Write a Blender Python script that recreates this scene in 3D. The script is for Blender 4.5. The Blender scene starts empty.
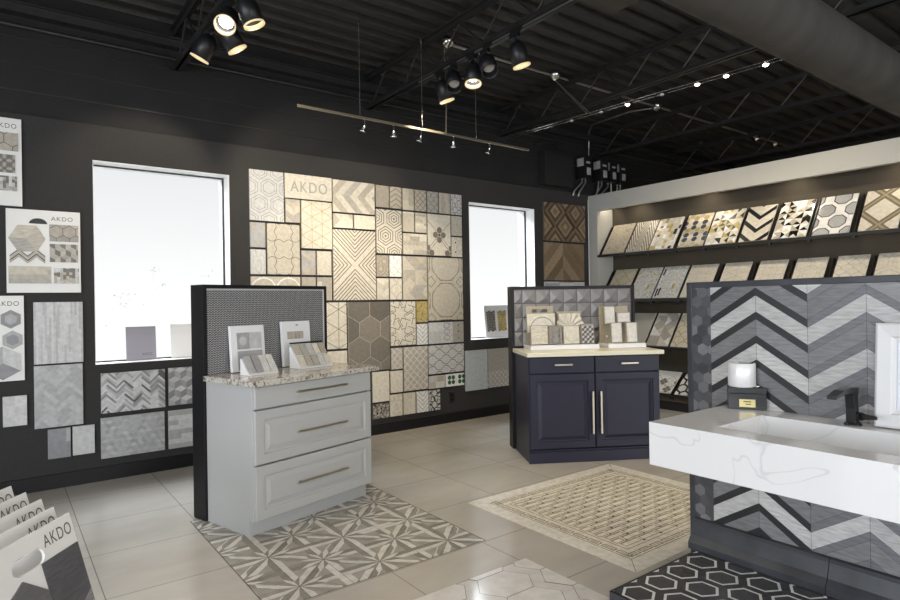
import bpy, math, random
from mathutils import Vector, Matrix
random.seed(7)
S = bpy.context.scene
C = bpy.context.collection
PI = math.pi
def R(a): return math.radians(a)

# ------------------------------------------------------------------ camera
cam_d = bpy.data.cameras.new('camera'); cam = bpy.data.objects.new('camera', cam_d); C.objects.link(cam)
cam_d.sensor_width = 36.0; cam_d.lens = 599.7 / 900 * 36.0; cam_d.clip_start = 0.05; cam_d.clip_end = 100
YAW, PITCH, ROLL = R(36.912), R(0.134), R(-0.909)
_f = Vector((math.sin(YAW), math.cos(YAW), 0)); _r = Vector((math.cos(YAW), -math.sin(YAW), 0)); _u = Vector((0, 0, 1))
_f2 = _f * math.cos(PITCH) + _u * math.sin(PITCH); _u2 = -_f * math.sin(PITCH) + _u * math.cos(PITCH)
_r3 = _r * math.cos(ROLL) + _u2 * math.sin(ROLL); _u3 = -_r * math.sin(ROLL) + _u2 * math.cos(ROLL)
mw = Matrix(((_r3.x, _u3.x, -_f2.x, 0), (_r3.y, _u3.y, -_f2.y, 0), (_r3.z, _u3.z, -_f2.z, 1.4), (0, 0, 0, 1)))
cam.matrix_world = mw
S.camera = cam
CR, CF = _r.copy(), _f.copy()      # horizontal right and forward of the room as seen from the entrance

# ------------------------------------------------------------------ world, exposure, daylight
S.view_settings.view_transform = 'Standard'; S.view_settings.look = 'None'
S.view_settings.exposure = 0.0; S.view_settings.gamma = 1.0; S.view_settings.use_curve_mapping = False
w = bpy.data.worlds.new('overcast_sky'); S.world = w; w.use_nodes = True
nt = w.node_tree; bg = nt.nodes['Background']
tc = nt.nodes.new('ShaderNodeTexCoord'); sx = nt.nodes.new('ShaderNodeSeparateXYZ'); rp = nt.nodes.new('ShaderNodeValToRGB')
nt.links.new(tc.outputs['Generated'], sx.inputs[0]); nt.links.new(sx.outputs['Z'], rp.inputs[0]); nt.links.new(rp.outputs[0], bg.inputs[0])
rp.color_ramp.elements[0].position = 0.0; rp.color_ramp.elements[0].color = (0.95, 0.955, 0.965, 1)
rp.color_ramp.elements[1].position = 0.30; rp.color_ramp.elements[1].color = (0.70, 0.705, 0.725, 1)
bg.inputs[1].default_value = 1.15

def area_light(name, loc, aim, sx_, sy_, power, col):
    l = bpy.data.lights.new(name, 'AREA'); l.shape = 'RECTANGLE'; l.size = sx_; l.size_y = sy_; l.energy = power; l.color = col
    o = bpy.data.objects.new(name, l); C.objects.link(o); o.location = loc
    o.rotation_euler = Vector(aim).to_track_quat('-Z', 'Y').to_euler(); return o
DAY = (0.86, 0.92, 1.0)
# daylight outside the storefront glazing of the left wall and of the wall behind the camera
area_light('daylight_left', (-4.0, -0.4, 1.75), (1, 0.0, -0.12), 7.2, 2.5, 370, DAY)
area_light('daylight_front', (1.6, -5.0, 1.75), (0.0, 1, -0.10), 8.4, 2.5, 320, (0.97, 0.98, 1.0))
# open sky above the two back windows, shining down through them
area_light('skylight_left_window', (1.15, 7.4, 4.1), (0, -1, -.95), 2.6, 1.6, 420, DAY)
area_light('skylight_right_window', (5.0, 7.4, 4.1), (-.1, -1, -.95), 2.6, 1.6, 420, DAY)

def spot(name, parent, loc, aim, power, size=60, blend=.6, col=(1.0, .86, .66), rad=.03):
    l = bpy.data.lights.new(name, 'SPOT'); l.energy = power; l.color = col; l.spot_size = R(size); l.spot_blend = blend; l.shadow_soft_size = rad
    o = bpy.data.objects.new(name, l); C.objects.link(o)
    o.matrix_world = Matrix.Translation(loc) @ Vector(aim).to_track_quat('-Z', 'Y').to_matrix().to_4x4()
    if parent: 
        m = o.matrix_world.copy(); o.parent = parent; o.matrix_parent_inverse = parent.matrix_world.inverted() if parent.matrix_world else Matrix(); 
    return o

# added fill spots without fixtures, out of view overhead and beyond the niche wall
for k, (x, y, e) in enumerate(((3.15, 1.9, 55), (3.15, .2, 35), (1.25, 1.9, 45), (1.25, 0, 35), (-.65, 1.2, 40), (-.65, 3.2, 35), (5.0, .9, 55), (5.0, -1, 30), (8.6, 2.6, 330), (11.5, 2.2, 300))):
    spot('fill_spot', None, (x, y, 3.3), (.05, .12, -1), e, 125, .9, (1.0, .87, .70), .10)

# ------------------------------------------------------------------ materials
def mat(name, col, rough=.5, metal=0., noise=None, bump=None, coat=0., emit=None, trans=0., spec=.5):
    m = bpy.data.materials.new(name); m.use_nodes = True; n = m.node_tree; b = n.nodes['Principled BSDF']
    b.inputs['Base Color'].default_value = (*col, 1); b.inputs['Roughness'].default_value = rough; b.inputs['Metallic'].default_value = metal
    b.inputs['Specular IOR Level'].default_value = spec
    if coat: b.inputs['Coat Weight'].default_value = coat; b.inputs['Coat Roughness'].default_value = .08
    if trans: b.inputs['Transmission Weight'].default_value = trans
    if emit: b.inputs['Emission Color'].default_value = (*emit[0], 1); b.inputs['Emission Strength'].default_value = emit[1]
    if noise or bump:
        t = n.nodes.new('ShaderNodeTexCoord')
    if noise:
        sc, amt = noise[0], noise[1]
        z = n.nodes.new('ShaderNodeTexNoise'); z.inputs['Scale'].default_value = sc; z.inputs['Detail'].default_value = 5
        n.links.new(t.outputs['Object'], z.inputs['Vector'])
        if len(noise) > 2:
            mp = n.nodes.new('ShaderNodeMapping'); mp.inputs['Scale'].default_value = noise[2]
            n.links.new(t.outputs['Object'], mp.inputs[0]); n.links.new(mp.outputs[0], z.inputs['Vector'])
        r = n.nodes.new('ShaderNodeValToRGB'); r.color_ramp.elements[0].position = .3; r.color_ramp.elements[1].position = .7
        r.color_ramp.elements[0].color = (*[c * (1 - amt) for c in col], 1); r.color_ramp.elements[1].color = (*[min(1, c * (1 + amt)) for c in col], 1)
        n.links.new(z.outputs[0], r.inputs[0]); n.links.new(r.outputs[0], b.inputs['Base Color'])
    if bump:
        z2 = n.nodes.new('ShaderNodeTexNoise'); z2.inputs['Scale'].default_value = bump[0]; z2.inputs['Detail'].default_value = 4
        n.links.new(t.outputs['Object'], z2.inputs['Vector'])
        bp = n.nodes.new('ShaderNodeBump'); bp.inputs['Strength'].default_value = bump[1]; bp.inputs['Distance'].default_value = .01
        n.links.new(z2.outputs[0], bp.inputs['Height']); n.links.new(bp.outputs[0], b.inputs['Normal'])
    return m
def paint(name, rough, nscale=30., amt=.12, stretch=None, coat=0., vein=None):
    """tile faces: colour of each face comes from the mesh's colour attribute, with mineral or wood variation"""
    m = mat(name, (1, 1, 1), rough, coat=coat); n = m.node_tree; b = n.nodes['Principled BSDF']
    a = n.nodes.new('ShaderNodeAttribute'); a.attribute_name = 'Col'
    t = n.nodes.new('ShaderNodeTexCoord'); z = n.nodes.new('ShaderNodeTexNoise'); z.inputs['Scale'].default_value = nscale; z.inputs['Detail'].default_value = 6
    mp = n.nodes.new('ShaderNodeMapping'); mp.inputs['Scale'].default_value = stretch or (1, 1, 1)
    n.links.new(t.outputs['Object'], mp.inputs[0]); n.links.new(mp.outputs[0], z.inputs['Vector'])
    mr = n.nodes.new('ShaderNodeMapRange'); mr.inputs[1].default_value = .3; mr.inputs[2].default_value = .7
    mr.inputs[3].default_value = 1 - amt; mr.inputs[4].default_value = 1 + amt; n.links.new(z.outputs[0], mr.inputs[0])
    mx = n.nodes.new('ShaderNodeVectorMath'); mx.operation = 'SCALE'; n.links.new(a.outputs['Color'], mx.inputs[0]); n.links.new(mr.outputs[0], mx.inputs['Scale'])
    n.links.new(mx.outputs[0], b.inputs['Base Color'])
    return m
M = {}
M['tile'] = paint('stone_tile', .42)
M['gloss_tile'] = paint('polished_tile', .12, 14, .10)
M['rug_tile'] = paint('honed_floor_mosaic', .22, 22, .14)
M['wood_tile'] = paint('wood_look_plank_tile', .40, 16, .22, (1, 6, 1))
M['plain'] = paint('printed_card', .38, 8, .02)
M['wall'] = mat('dark_felt_wall_panel', (.043, .0415, .040), .95, bump=(350, .5), noise=(260, .35), spec=.2)
M['upper'] = mat('black_painted_block', (.0095, .0092, .0092), .8, noise=(3, .25), bump=(40, .3))
M['black'] = mat('black_painted_metal', (.010, .010, .011), .42)
M['steel_dark'] = mat('black_painted_steel', (.022, .0215, .0215), .45, noise=(20, .2))
M['deck'] = mat('black_painted_deck', (.026, .024, .022), .6, noise=(9, .2))
M['frame'] = mat('black_frame_laminate', (.009, .009, .010), .45, spec=.25)
M['wallwhite'] = mat('white_drywall', (.44, .43, .39), .7, bump=(60, .08))
M['niche'] = mat('brown_felt_niche', (.075, .064, .048), .95, bump=(300, .4), noise=(230, .4), spec=.2)
M['cab_grey'] = mat('light_grey_lacquer', (.43, .435, .425), .38)
M['navy'] = mat('navy_lacquer', (.017, .017, .034), .40, spec=.35)
M['nickel'] = mat('brushed_nickel', (.52, .47, .38), .32, 1.0)
M['chrome'] = mat('polished_metal', (.7, .7, .7), .15, 1.0)
M['galv'] = mat('galvanised_conduit', (.42, .41, .38), .4, .9)
M['cream_stone'] = mat('cream_stone', (.72, .68, .52), .25)
M['white_paint'] = mat('white_paint', (.78, .78, .78), .5)
M['white_gloss'] = mat('white_gloss', (.78, .78, .78), .15)
M['text_grey'] = mat('grey_lettering', (.10, .10, .10), .5)
M['text_pale'] = mat('pale_lettering', (.35, .34, .31), .5)
M['text_gold'] = mat('dark_gold_lettering', (.16, .13, .05), .5)
M['duct'] = mat('grey_fabric_duct', (.048, .045, .040), .75, noise=(2.5, .22, (2.5, 1, 1)), bump=(6, .5))
M['gold'] = mat('gold_foil_label', (.62, .53, .25), .35, .4)
M['lamp'] = mat('lamp_face', (1, .95, .85), .4, emit=((1.0, .87, .66), 9))
M['lamp_bright'] = mat('bright_lamp_face', (1, .95, .85), .4, emit=((1.0, .93, .80), 25))
M['lamp_off'] = mat('reflector_face', (.55, .55, .55), .2, .6)
M['rim_glow'] = mat('warm_baffle_rim', (.55, .45, .28), .4, emit=((1.0, .80, .45), .55))
M['rubber'] = mat('matte_black', (.012, .012, .013), .3)
M['leaf'] = mat('pale_outdoor_leaves', (.16, .17, .16), .8)
M['glass'] = bpy.data.materials.new('window_glass'); M['glass'].use_nodes = True; _n = M['glass'].node_tree; _n.nodes.clear()
_o, _m, _t, _g = [_n.nodes.new('ShaderNode' + s) for s in ('OutputMaterial', 'MixShader', 'BsdfTransparent', 'BsdfGlossy')]
_t.inputs[0].default_value = (.97, .975, .97, 1); _g.inputs['Roughness'].default_value = .0; _m.inputs[0].default_value = .001
_n.links.new(_t.outputs[0], _m.inputs[1]); _n.links.new(_g.outputs[0], _m.inputs[2]); _n.links.new(_m.outputs[0], _o.inputs[0])
M['film'] = mat('grey_translucent_board', (.30, .29, .33), .5)

def floor_material():
    m = mat('large_format_floor_tile', (.4, .37, .33), .27); n = m.node_tree; b = n.nodes['Principled BSDF']
    t = n.nodes.new('ShaderNodeTexCoord'); sp = n.nodes.new('ShaderNodeSeparateXYZ'); n.links.new(t.outputs['Object'], sp.inputs[0])
    def mth(op, a, bb=None, c=None):
        x = n.nodes.new('ShaderNodeMath'); x.operation = op
        for i, v in enumerate((a, bb, c)):
            if v is None: continue
            if isinstance(v, (int, float)): x.inputs[i].default_value = v
            else: n.links.new(v, x.inputs[i])
        return x.outputs[0]
    gx = mth('DIVIDE', mth('SUBTRACT', sp.outputs[0], .39), .6115); gy = mth('DIVIDE', mth('SUBTRACT', sp.outputs[1], 2.685), .6115)
    dx = mth('ABSOLUTE', mth('SUBTRACT', mth('FRACT', mth('ADD', gx, .5)), .5)); dy = mth('ABSOLUTE', mth('SUBTRACT', mth('FRACT', mth('ADD', gy, .5)), .5))
    g = mth('LESS_THAN', mth('MINIMUM', dx, dy), .0042)
    cid = n.nodes.new('ShaderNodeCombineXYZ'); n.links.new(mth('FLOOR', gx), cid.inputs[0]); n.links.new(mth('FLOOR', gy), cid.inputs[1])
    wn = n.nodes.new('ShaderNodeTexWhiteNoise'); n.links.new(cid.outputs[0], wn.inputs['Vector'])
    mp = n.nodes.new('ShaderNodeMapping'); mp.inputs['Scale'].default_value = (1.0, 2.0, 1); n.links.new(t.outputs['Object'], mp.inputs[0])
    z = n.nodes.new('ShaderNodeTexNoise'); z.inputs['Scale'].default_value = 1.5; z.inputs['Detail'].default_value = 7; z.inputs['Roughness'].default_value = .6
    n.links.new(mp.outputs[0], z.inputs['Vector'])
    v = mth('MULTIPLY_ADD', wn.outputs['Value'], .10, mth('MULTIPLY_ADD', z.outputs[0], .55, .18))
    r = n.nodes.new('ShaderNodeValToRGB'); r.color_ramp.elements[0].position = .25; r.color_ramp.elements[0].color = (.35, .325, .28, 1)
    r.color_ramp.elements[1].position = .72; r.color_ramp.elements[1].color = (.51, .48, .43, 1); n.links.new(v, r.inputs[0])
    mx = n.nodes.new('ShaderNodeMix'); mx.data_type = 'RGBA'; n.links.new(g, mx.inputs['Factor']); n.links.new(r.outputs[0], mx.inputs['A'])
    mx.inputs['B'].default_value = (.20, .185, .165, 1); n.links.new(mx.outputs['Result'], b.inputs['Base Color'])
    rr = n.nodes.new('ShaderNodeMapRange'); n.links.new(z.outputs[0], rr.inputs[0]); rr.inputs[3].default_value = .12; rr.inputs[4].default_value = .24
    n.links.new(rr.outputs[0], b.inputs['Roughness'])
    return m
M['floor'] = floor_material()
def stone(name, base, dark, scale, rough, veins):
    m = mat(name, base, rough); n = m.node_tree; b = n.nodes['Principled BSDF']
    t = n.nodes.new('ShaderNodeTexCoord'); z = n.nodes.new('ShaderNodeTexNoise'); z.inputs['Scale'].default_value = scale; z.inputs['Detail'].default_value = 8; z.inputs['Roughness'].default_value = .62
    z.inputs['Distortion'].default_value = .8 if veins else 1.5
    n.links.new(t.outputs['Object'], z.inputs['Vector']); r = n.nodes.new('ShaderNodeValToRGB'); n.links.new(z.outputs[0], r.inputs[0]); e = r.color_ramp.elements
    if veins:
        e[0].position = .494; e[0].color = (*base, 1); e[1].position = .5; e[1].color = (*dark, 1)
        x = e.new(.506); x.color = (*base, 1)
        z.inputs['Detail'].default_value = 3
    else:
        e[0].position = .36; e[0].color = (*dark, 1); e[1].position = .62; e[1].color = (*base, 1)
        x = e.new(.45); x.color = (base[0] * .62, base[1] * .56, base[2] * .47, 1); x = e.new(.53); x.color = (base[0] * .95, base[1] * .93, base[2] * .88, 1)
    n.links.new(r.outputs[0], b.inputs['Base Color']); return m
M['granite'] = stone('speckled_granite', (.56, .55, .52), (.07, .065, .06), 26, .10, False)
M['marble'] = stone('white_veined_quartz', (.71, .71, .71), (.585, .585, .59), 1.7, .07, True)

# ------------------------------------------------------------------ mesh builder
WHITE = (.75, .75, .75)
class MB:
    def __init__(s): s.v = []; s.f = []; s.c = []; s.m = []; s.mats = []; s.sm = []
    def mi(s, m):
        if m not in s.mats: s.mats.append(m)
        return s.mats.index(m)
    def face(s, pts, m, col=WHITE, smooth=False):
        k = len(s.v); s.v += [tuple(p) for p in pts]; s.f.append(tuple(range(k, k + len(pts)))); s.c.append(col); s.m.append(s.mi(m)); s.sm.append(smooth)
    def idx(s, vs, fs, m, col=WHITE, smooth=False):
        k = len(s.v); s.v += [tuple(p) for p in vs]
        for f in fs: s.f.append(tuple(k + i for i in f)); s.c.append(col); s.m.append(s.mi(m)); s.sm.append(smooth)
    def box(s, x0, x1, y0, y1, z0, z1, m, col=WHITE):
        s.idx([(x0, y0, z0), (x1, y0, z0), (x1, y1, z0), (x0, y1, z0), (x0, y0, z1), (x1, y0, z1), (x1, y1, z1), (x0, y1, z1)],
              [(0, 3, 2, 1), (4, 5, 6, 7), (0, 1, 5, 4), (1, 2, 6, 5), (2, 3, 7, 6), (3, 0, 4, 7)], m, col); return s
    def prism(s, pts, z0, z1, m, col=WHITE):       # pts counter-clockwise in xy
        n = len(pts); s.idx([(x, y, z0) for x, y in pts] + [(x, y, z1) for x, y in pts],
              [tuple(reversed(range(n))), tuple(range(n, 2 * n))] + [(i, (i + 1) % n, n + (i + 1) % n, n + i) for i in range(n)], m, col); return s
    def ring_loft(s, rings, m, col=WHITE, cap0=True, cap1=True, smooth=False, closed=True):
        n = len(rings[0]); vs = [p for r in rings for p in r]; fs = []
        for k in range(len(rings) - 1):
            for i in range(n if closed else n - 1):
                j = (i + 1) % n; fs.append((k * n + i, k * n + j, (k + 1) * n + j, (k + 1) * n + i))
        s.idx(vs, fs, m, col, smooth)
        if cap0: s.face(list(reversed(rings[0])), m, col)
        if cap1: s.face(rings[-1], m, col)
        return s
    def lathe(s, prof, m, n=24, origin=(0, 0, 0), axis=(0, 0, 1), cap0=False, cap1=False, col=WHITE):
        q = Vector((0, 0, 1)).rotation_difference(Vector(axis).normalized()); o = Vector(origin); rings = []
        for r, z in prof: rings.append([tuple(o + q @ Vector((r * math.cos(2 * PI * i / n), r * math.sin(2 * PI * i / n), z))) for i in range(n)])
        return s.ring_loft(rings, m, col, cap0, cap1, True)
    def tube(s, pts, r, m, n=10, col=WHITE):
        pts = [Vector(p) for p in pts]; rings = []; prev = None
        for i, p in enumerate(pts):
            d = (pts[min(i + 1, len(pts) - 1)] - pts[max(i - 1, 0)]).normalized()
            if prev is None: a = d.orthogonal().normalized()
            else: a = (prev - d * prev.dot(d)).normalized()
            prev = a; b = d.cross(a); rr = r[i] if isinstance(r, (list, tuple)) else r
            rings.append([tuple(p + a * rr * math.cos(2 * PI * k / n) + b * rr * math.sin(2 * PI * k / n)) for k in range(n)])
        return s.ring_loft(rings, m, col, True, True, n > 6)
    def bar(s, p, q, wx, wz, m, up=(0, 0, 1)):
        p = Vector(p); q = Vector(q); d = (q - p).normalized(); u = Vector(up); a = d.cross(u)
        if a.length < 1e-4: a = d.orthogonal()
        a.normalize(); b = a.cross(d)
        rg = lambda c: [tuple(c - a * wx / 2 - b * wz / 2), tuple(c + a * wx / 2 - b * wz / 2), tuple(c + a * wx / 2 + b * wz / 2), tuple(c - a * wx / 2 + b * wz / 2)]
        return s.ring_loft([rg(p), rg(q)], m)
    def build(s, name, parent=None, mx=None, bevel=0):
        me = bpy.data.meshes.new(name); me.from_pydata(s.v, [], s.f)
        for m in s.mats: me.materials.append(m)
        me.polygons.foreach_set('material_index', s.m); me.polygons.foreach_set('use_smooth', s.sm)
        a = me.color_attributes.new('Col', 'FLOAT_COLOR', 'CORNER'); buf = []
        for f, c in zip(s.f, s.c): buf += [c[0], c[1], c[2], 1.0] * len(f)
        a.data.foreach_set('color', buf); me.update()
        o = bpy.data.objects.new(name, me); C.objects.link(o)
        if parent is not None: o.parent = parent
        if mx is not None:
            if parent is None: o.matrix_world = mx
            else: o.matrix_local = mx
        if bevel:
            b = o.modifiers.new('bevel', 'BEVEL'); b.width = bevel; b.segments = 2; b.limit_method = 'ANGLE'; b.angle_limit = R(40)
        return o
def tag(o, label, cat, group=None, kind=None):
    o['label'] = label; o['category'] = cat
    if group: o['group'] = group
    if kind: o['kind'] = kind
    return o
def root(name, loc=(0, 0, 0), rz=0, mx=None):
    o = bpy.data.objects.new(name, None); C.objects.link(o); o.empty_display_size = .1
    o.matrix_world = mx if mx is not None else Matrix.Translation(loc) @ Matrix.Rotation(rz, 4, 'Z'); return o
def struct(mb, name, **k): o = mb.build(name, **k); o['kind'] = 'structure'; return o
def frame_mx(o, U, V):
    U = Vector(U).normalized(); V = Vector(V).normalized(); N = U.cross(V); o = Vector(o)
    return Matrix(((U.x, V.x, N.x, o.x), (U.y, V.y, N.y, o.y), (U.z, V.z, N.z, o.z), (0, 0, 0, 1)))
def text(name, s, size, m, parent, x, y, z=.001, width=None, mx=None, depth=0, shear=0):
    c = bpy.data.curves.new(name, 'FONT'); c.body = s; c.size = size; c.extrude = depth; c.space_character = 1.15; c.shear = shear
    t = bpy.data.objects.new(name, c); C.objects.link(t); bpy.context.view_layer.update()
    me = bpy.data.meshes.new_from_object(t.evaluated_get(bpy.context.evaluated_depsgraph_get())); bpy.data.objects.remove(t)
    me.materials.clear(); me.materials.append(m); wd = max(v.co.x for v in me.vertices) - min(v.co.x for v in me.vertices)
    sc = width / wd if width else 1
    o = bpy.data.objects.new(name, me); C.objects.link(o); o.parent = parent
    o.matrix_local = (mx or Matrix()) @ Matrix.Translation((x, y, z)) @ Matrix.Diagonal((sc, 1, 1, 1))
    return o

# ------------------------------------------------------------------ tile patterns (flat inlay pieces, metres)
def clip(poly, x0, x1, y0, y1):
    for ax, val, sg in ((0, x0, 1), (0, x1, -1), (1, y0, 1), (1, y1, -1)):
        out = []
        for i in range(len(poly)):
            a, b = poly[i - 1], poly[i]; da = (a[ax] - val) * sg; db = (b[ax] - val) * sg
            if (da >= 0) != (db >= 0):
                t = da / (da - db); out.append((a[0] + (b[0] - a[0]) * t, a[1] + (b[1] - a[1]) * t))
            if db >= 0: out.append(b)
        poly = out
        if len(poly) < 3: return []
    ar = abs(sum(poly[i - 1][0] * poly[i][1] - poly[i][0] * poly[i - 1][1] for i in range(len(poly)))) / 2
    return poly if ar > 1e-7 else []
class Pat:
    def __init__(s, W, H, m=.0): s.W, s.H, s.o, s.m, s.lay = W, H, [], m, 1
    def poly(s, pts, col, z=None):
        # outer ring pieces are convex; keep counter-clockwise
        a = sum(pts[i - 1][0] * pts[i][1] - pts[i][0] * pts[i - 1][1] for i in range(len(pts)))
        if a < 0: pts = pts[::-1]
        p = clip(list(pts), s.m, s.W - s.m, s.m, s.H - s.m)
        if p: s.o.append((p, col, s.lay))
    def rect(s, x0, x1, y0, y1, col): s.poly([(x0, y0), (x1, y0), (x1, y1), (x0, y1)], col)
    def line(s, p, q, w, col):
        dx, dy = q[0] - p[0], q[1] - p[1]; l = math.hypot(dx, dy)
        if l < 1e-6: return
        nx, ny = -dy / l * w / 2, dx / l * w / 2; ex, ey = dx / l * w / 3, dy / l * w / 3
        s.poly([(p[0] + nx - ex, p[1] + ny - ey), (p[0] - nx - ex, p[1] - ny - ey), (q[0] - nx + ex, q[1] - ny + ey), (q[0] + nx + ex, q[1] + ny + ey)], col)
    def path(s, pts, w, col, closed=False):
        for i in range(0 if closed else 1, len(pts)): s.line(pts[i - 1], pts[i], w, col)
    def ngon(s, cx, cy, r, n, rot, col, sx=1, sy=1): s.poly([(cx + sx * r * math.cos(rot + 2 * PI * i / n), cy + sy * r * math.sin(rot + 2 * PI * i / n)) for i in range(n)], col)
    def ring(s, cx, cy, r, n, rot, w, col, sx=1, sy=1): s.path([(cx + sx * r * math.cos(rot + 2 * PI * i / n), cy + sy * r * math.sin(rot + 2 * PI * i / n)) for i in range(n)], w, col, True)
    def arc(s, cx, cy, r, a0, a1, w, col, n=8): s.path([(cx + r * math.cos(R(a0 + (a1 - a0) * i / n)), cy + r * math.sin(R(a0 + (a1 - a0) * i / n))) for i in range(n + 1)], w, col)
K = dict(g2=(.42, .42, .42), l2=(.56, .555, .54), cream=(.60, .56, .47), beige=(.50, .46, .375), sand=(.42, .38, .31), greige=(.37, .35, .31), grey=(.36, .36, .36), lgrey=(.52, .52, .51), mgrey=(.24, .24, .25),
         dgrey=(.10, .10, .11), taupe=(.16, .145, .12), black=(.012, .012, .014), white=(.74, .73, .70), brown=(.17, .12, .072), dbrown=(.075, .052, .033), tan=(.27, .20, .125),
         gold=(.42, .33, .11), line=(.11, .09, .065), green=(.015, .09, .035), blue=(.42, .46, .48), amber=(.46, .34, .13), navyish=(.05, .055, .08))
def jit(c, a=.1): k = 1 + random.uniform(-a, a); return (c[0] * k, c[1] * k, c[2] * k)
def hexcells(p, r, flat=False):
    if flat: dx, dy = 1.5 * r, math.sqrt(3) * r
    else: dx, dy = math.sqrt(3) * r, 1.5 * r
    for i in range(-1, int(p.W / dx) + 2):
        for j in range(-1, int(p.H / dy) + 2):
            yield (i * dx, (j + .5 * (i % 2)) * dy) if flat else ((i + .5 * (j % 2)) * dx, j * dy)
def p_hexline(p, r=.09, col='line', w=.004, nest=1, inner=None):
    for x, y in hexcells(p, r):
        for k in range(nest): p.ring(x, y, r * (.82 - .25 * k), 6, PI / 2, w, K[col])
        if inner: p.ngon(x, y, r * .25, 6, PI / 2, K[inner])
def p_hexfill(p, r=.09, cols=('taupe',), gap='beige', g=.035, flat=False, a=.2):
    p.rect(0, p.W, 0, p.H, K[gap]); p.lay += 1
    for x, y in hexcells(p, r, flat): p.ngon(x, y, r * (1 - g), 6, 0 if flat else PI / 2, jit(K[random.choice(cols)], a))
def p_tri(p, s=.1, col='gold', w=.005):
    h = s * math.sqrt(3) / 2
    for i in range(-1, int(p.W / h) + 2): p.line((i * h, 0), (i * h, p.H), w, K[col])
    for k in range(-8, int((p.H + p.W) / s) + 3):
        p.line((0, k * s), (p.W, k * s + p.W * math.tan(R(30))), w, K[col]); p.line((0, k * s), (p.W, k * s - p.W * math.tan(R(30))), w, K[col])
def p_quatre(p, s=.16, col='line', w=.005):
    for i in range(0, 6):
        for j in range(0, 6):
            cx, cy = p.W / 2 + i * s - 2 * s, p.H / 2 + j * s - 2 * s
            if (i + j) % 2 == 0: p.path([(cx + s * (.575 + .13 * math.cos(4 * (a - PI / 4)) - .02 * math.cos(8 * a)) * math.cos(a), cy + s * (.575 + .13 * math.cos(4 * (a - PI / 4)) - .02 * math.cos(8 * a)) * math.sin(a)) for a in [k * PI / 20 for k in range(40)]], w, K[col], True)
def p_lens(p, s=.08, col='sand', w=.004):
    for i in range(-1, int(p.W / s) + 2):
        for j in range(-1, int(p.H / s / 2) + 2):
            o = s * (i % 2); p.ring(i * s, j * 2 * s + o, s * .62, 12, 0, w, K[col], .62, 1.35)
def p_chev(p, cw=.1, ph=.035, cols=('cream', 'beige', 'sand'), slope=.7, vert=True, a=.08, gap=None):
    """V bands in columns (vert) or rows"""
    L, T = (p.W, p.H) if vert else (p.H, p.W)
    n = int(L / cw) + 2; span = cw * slope
    for i in range(n):
        up = i % 2
        for k in range(-2, int((T + span) / ph) + 2):
            c = jit(K[cols[k % len(cols)]], a); y0 = k * ph - span; ya, yb = (y0, y0 + span) if up else (y0 + span, y0); e = ph * (.93 if gap else 1)
            q = [(i * cw, ya), ((i + 1) * cw, yb), ((i + 1) * cw, yb + e), (i * cw, ya + e)]
            p.poly(q if vert else [(y, x) for x, y in q], c)
def p_vlines(p, cw=.05, ph=.03, col='sand', w=.005, slope=1.):
    for i in range(int(p.W / cw) + 2):
        up = i % 2
        for k in range(-3, int(p.H / ph) + 3):
            y = k * ph; p.line((i * cw, y if up else y + cw * slope), ((i + 1) * cw, y + cw * slope if up else y), w, K[col])
def p_xdiamond(p, st=.042, col='line', w=.006):
    cx, cy = p.W / 2, p.H * .5; n = int((p.W + p.H) / st) + 2
    for k in range(1, n):
        d = k * st
        for sg in (1, -1):      # V shapes opening up and down, then left and right
            p.path([(cx - p.W / 2, cy + sg * (d + p.W / 2)), (cx, cy + sg * d), (cx + p.W / 2, cy + sg * (d + p.W / 2))], w, K[col])
            if d < p.W / 2: p.path([(cx + sg * p.W / 2, cy + (p.W / 2 - d)), (cx + sg * d, cy), (cx + sg * p.W / 2, cy - (p.W / 2 - d))], w, K[col])
def p_octring(p, s=.36, col='line', w=.006):
    for j in range(-1, int(p.H / s) + 2):
        for i in range(-1, int(p.W / s) + 2):
            cx, cy = (i + .5) * s + (p.W - s) / 2, (j + .5) * s + .02
            p.ring(cx, cy, s * .50, 8, R(22.5), w, K[col]); p.ring(cx, cy, s * .47, 20, 0, w * .7, K[col])
            p.ring(cx + s / 2, cy + s / 2, s * .15, 4, 0, w, K[col])
def p_star(p, s=.16, col='line', w=.006):
    for i in range(-1, int(p.W / s) + 2):
        for j in range(-1, int(p.H / s) + 2):
            cx, cy = (i + .5) * s, (j + .5) * s
            pts = []
            for k in range(16): r = s * (.42 if k % 2 == 0 else .25); pts.append((cx + r * math.cos(k * PI / 8), cy + r * math.sin(k * PI / 8)))
            p.path(pts, w, K[col], True)
            for k in range(8): p.line((cx + s * .42 * math.cos(k * PI / 4), cy + s * .42 * math.sin(k * PI / 4)), (cx + s * .66 * math.cos(k * PI / 4 + .2), cy + s * .66 * math.sin(k * PI / 4 + .2)), w, K[col])
def p_lattice(p, s=.11, col='white', w=.008, circ=True):
    for k in range(-12, int((p.W + p.H) / s) + 12):
        for d in (-.10 * s, .10 * s) if circ else (0,):
            p.line((k * s + d, 0), (k * s + d + p.H, p.H), w, K[col]); p.line((k * s + d, 0), (k * s + d - p.H, p.H), w, K[col])
    if circ:
        for i in range(-1, int(p.W / s) + 2):
            for j in range(-1, int(p.H / s) + 2): p.ring(i * s, j * s, s * .33, 4, 0, w * .8, K[col])
def p_ogee(p, a=.028, lam=.14, col='line', w=.007, st=.075):
    for k in range(-1, int(p.H / st) + 2):
        sg = 1 if k % 2 else -1; pts = [(x * lam / 12, k * st + sg * a * max(-1, min(1, 1.5 * math.sin(2 * PI * x / 12)))) for x in range(int(p.W / lam * 12) + 2)]
        p.path(pts, w, K[col])
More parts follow.
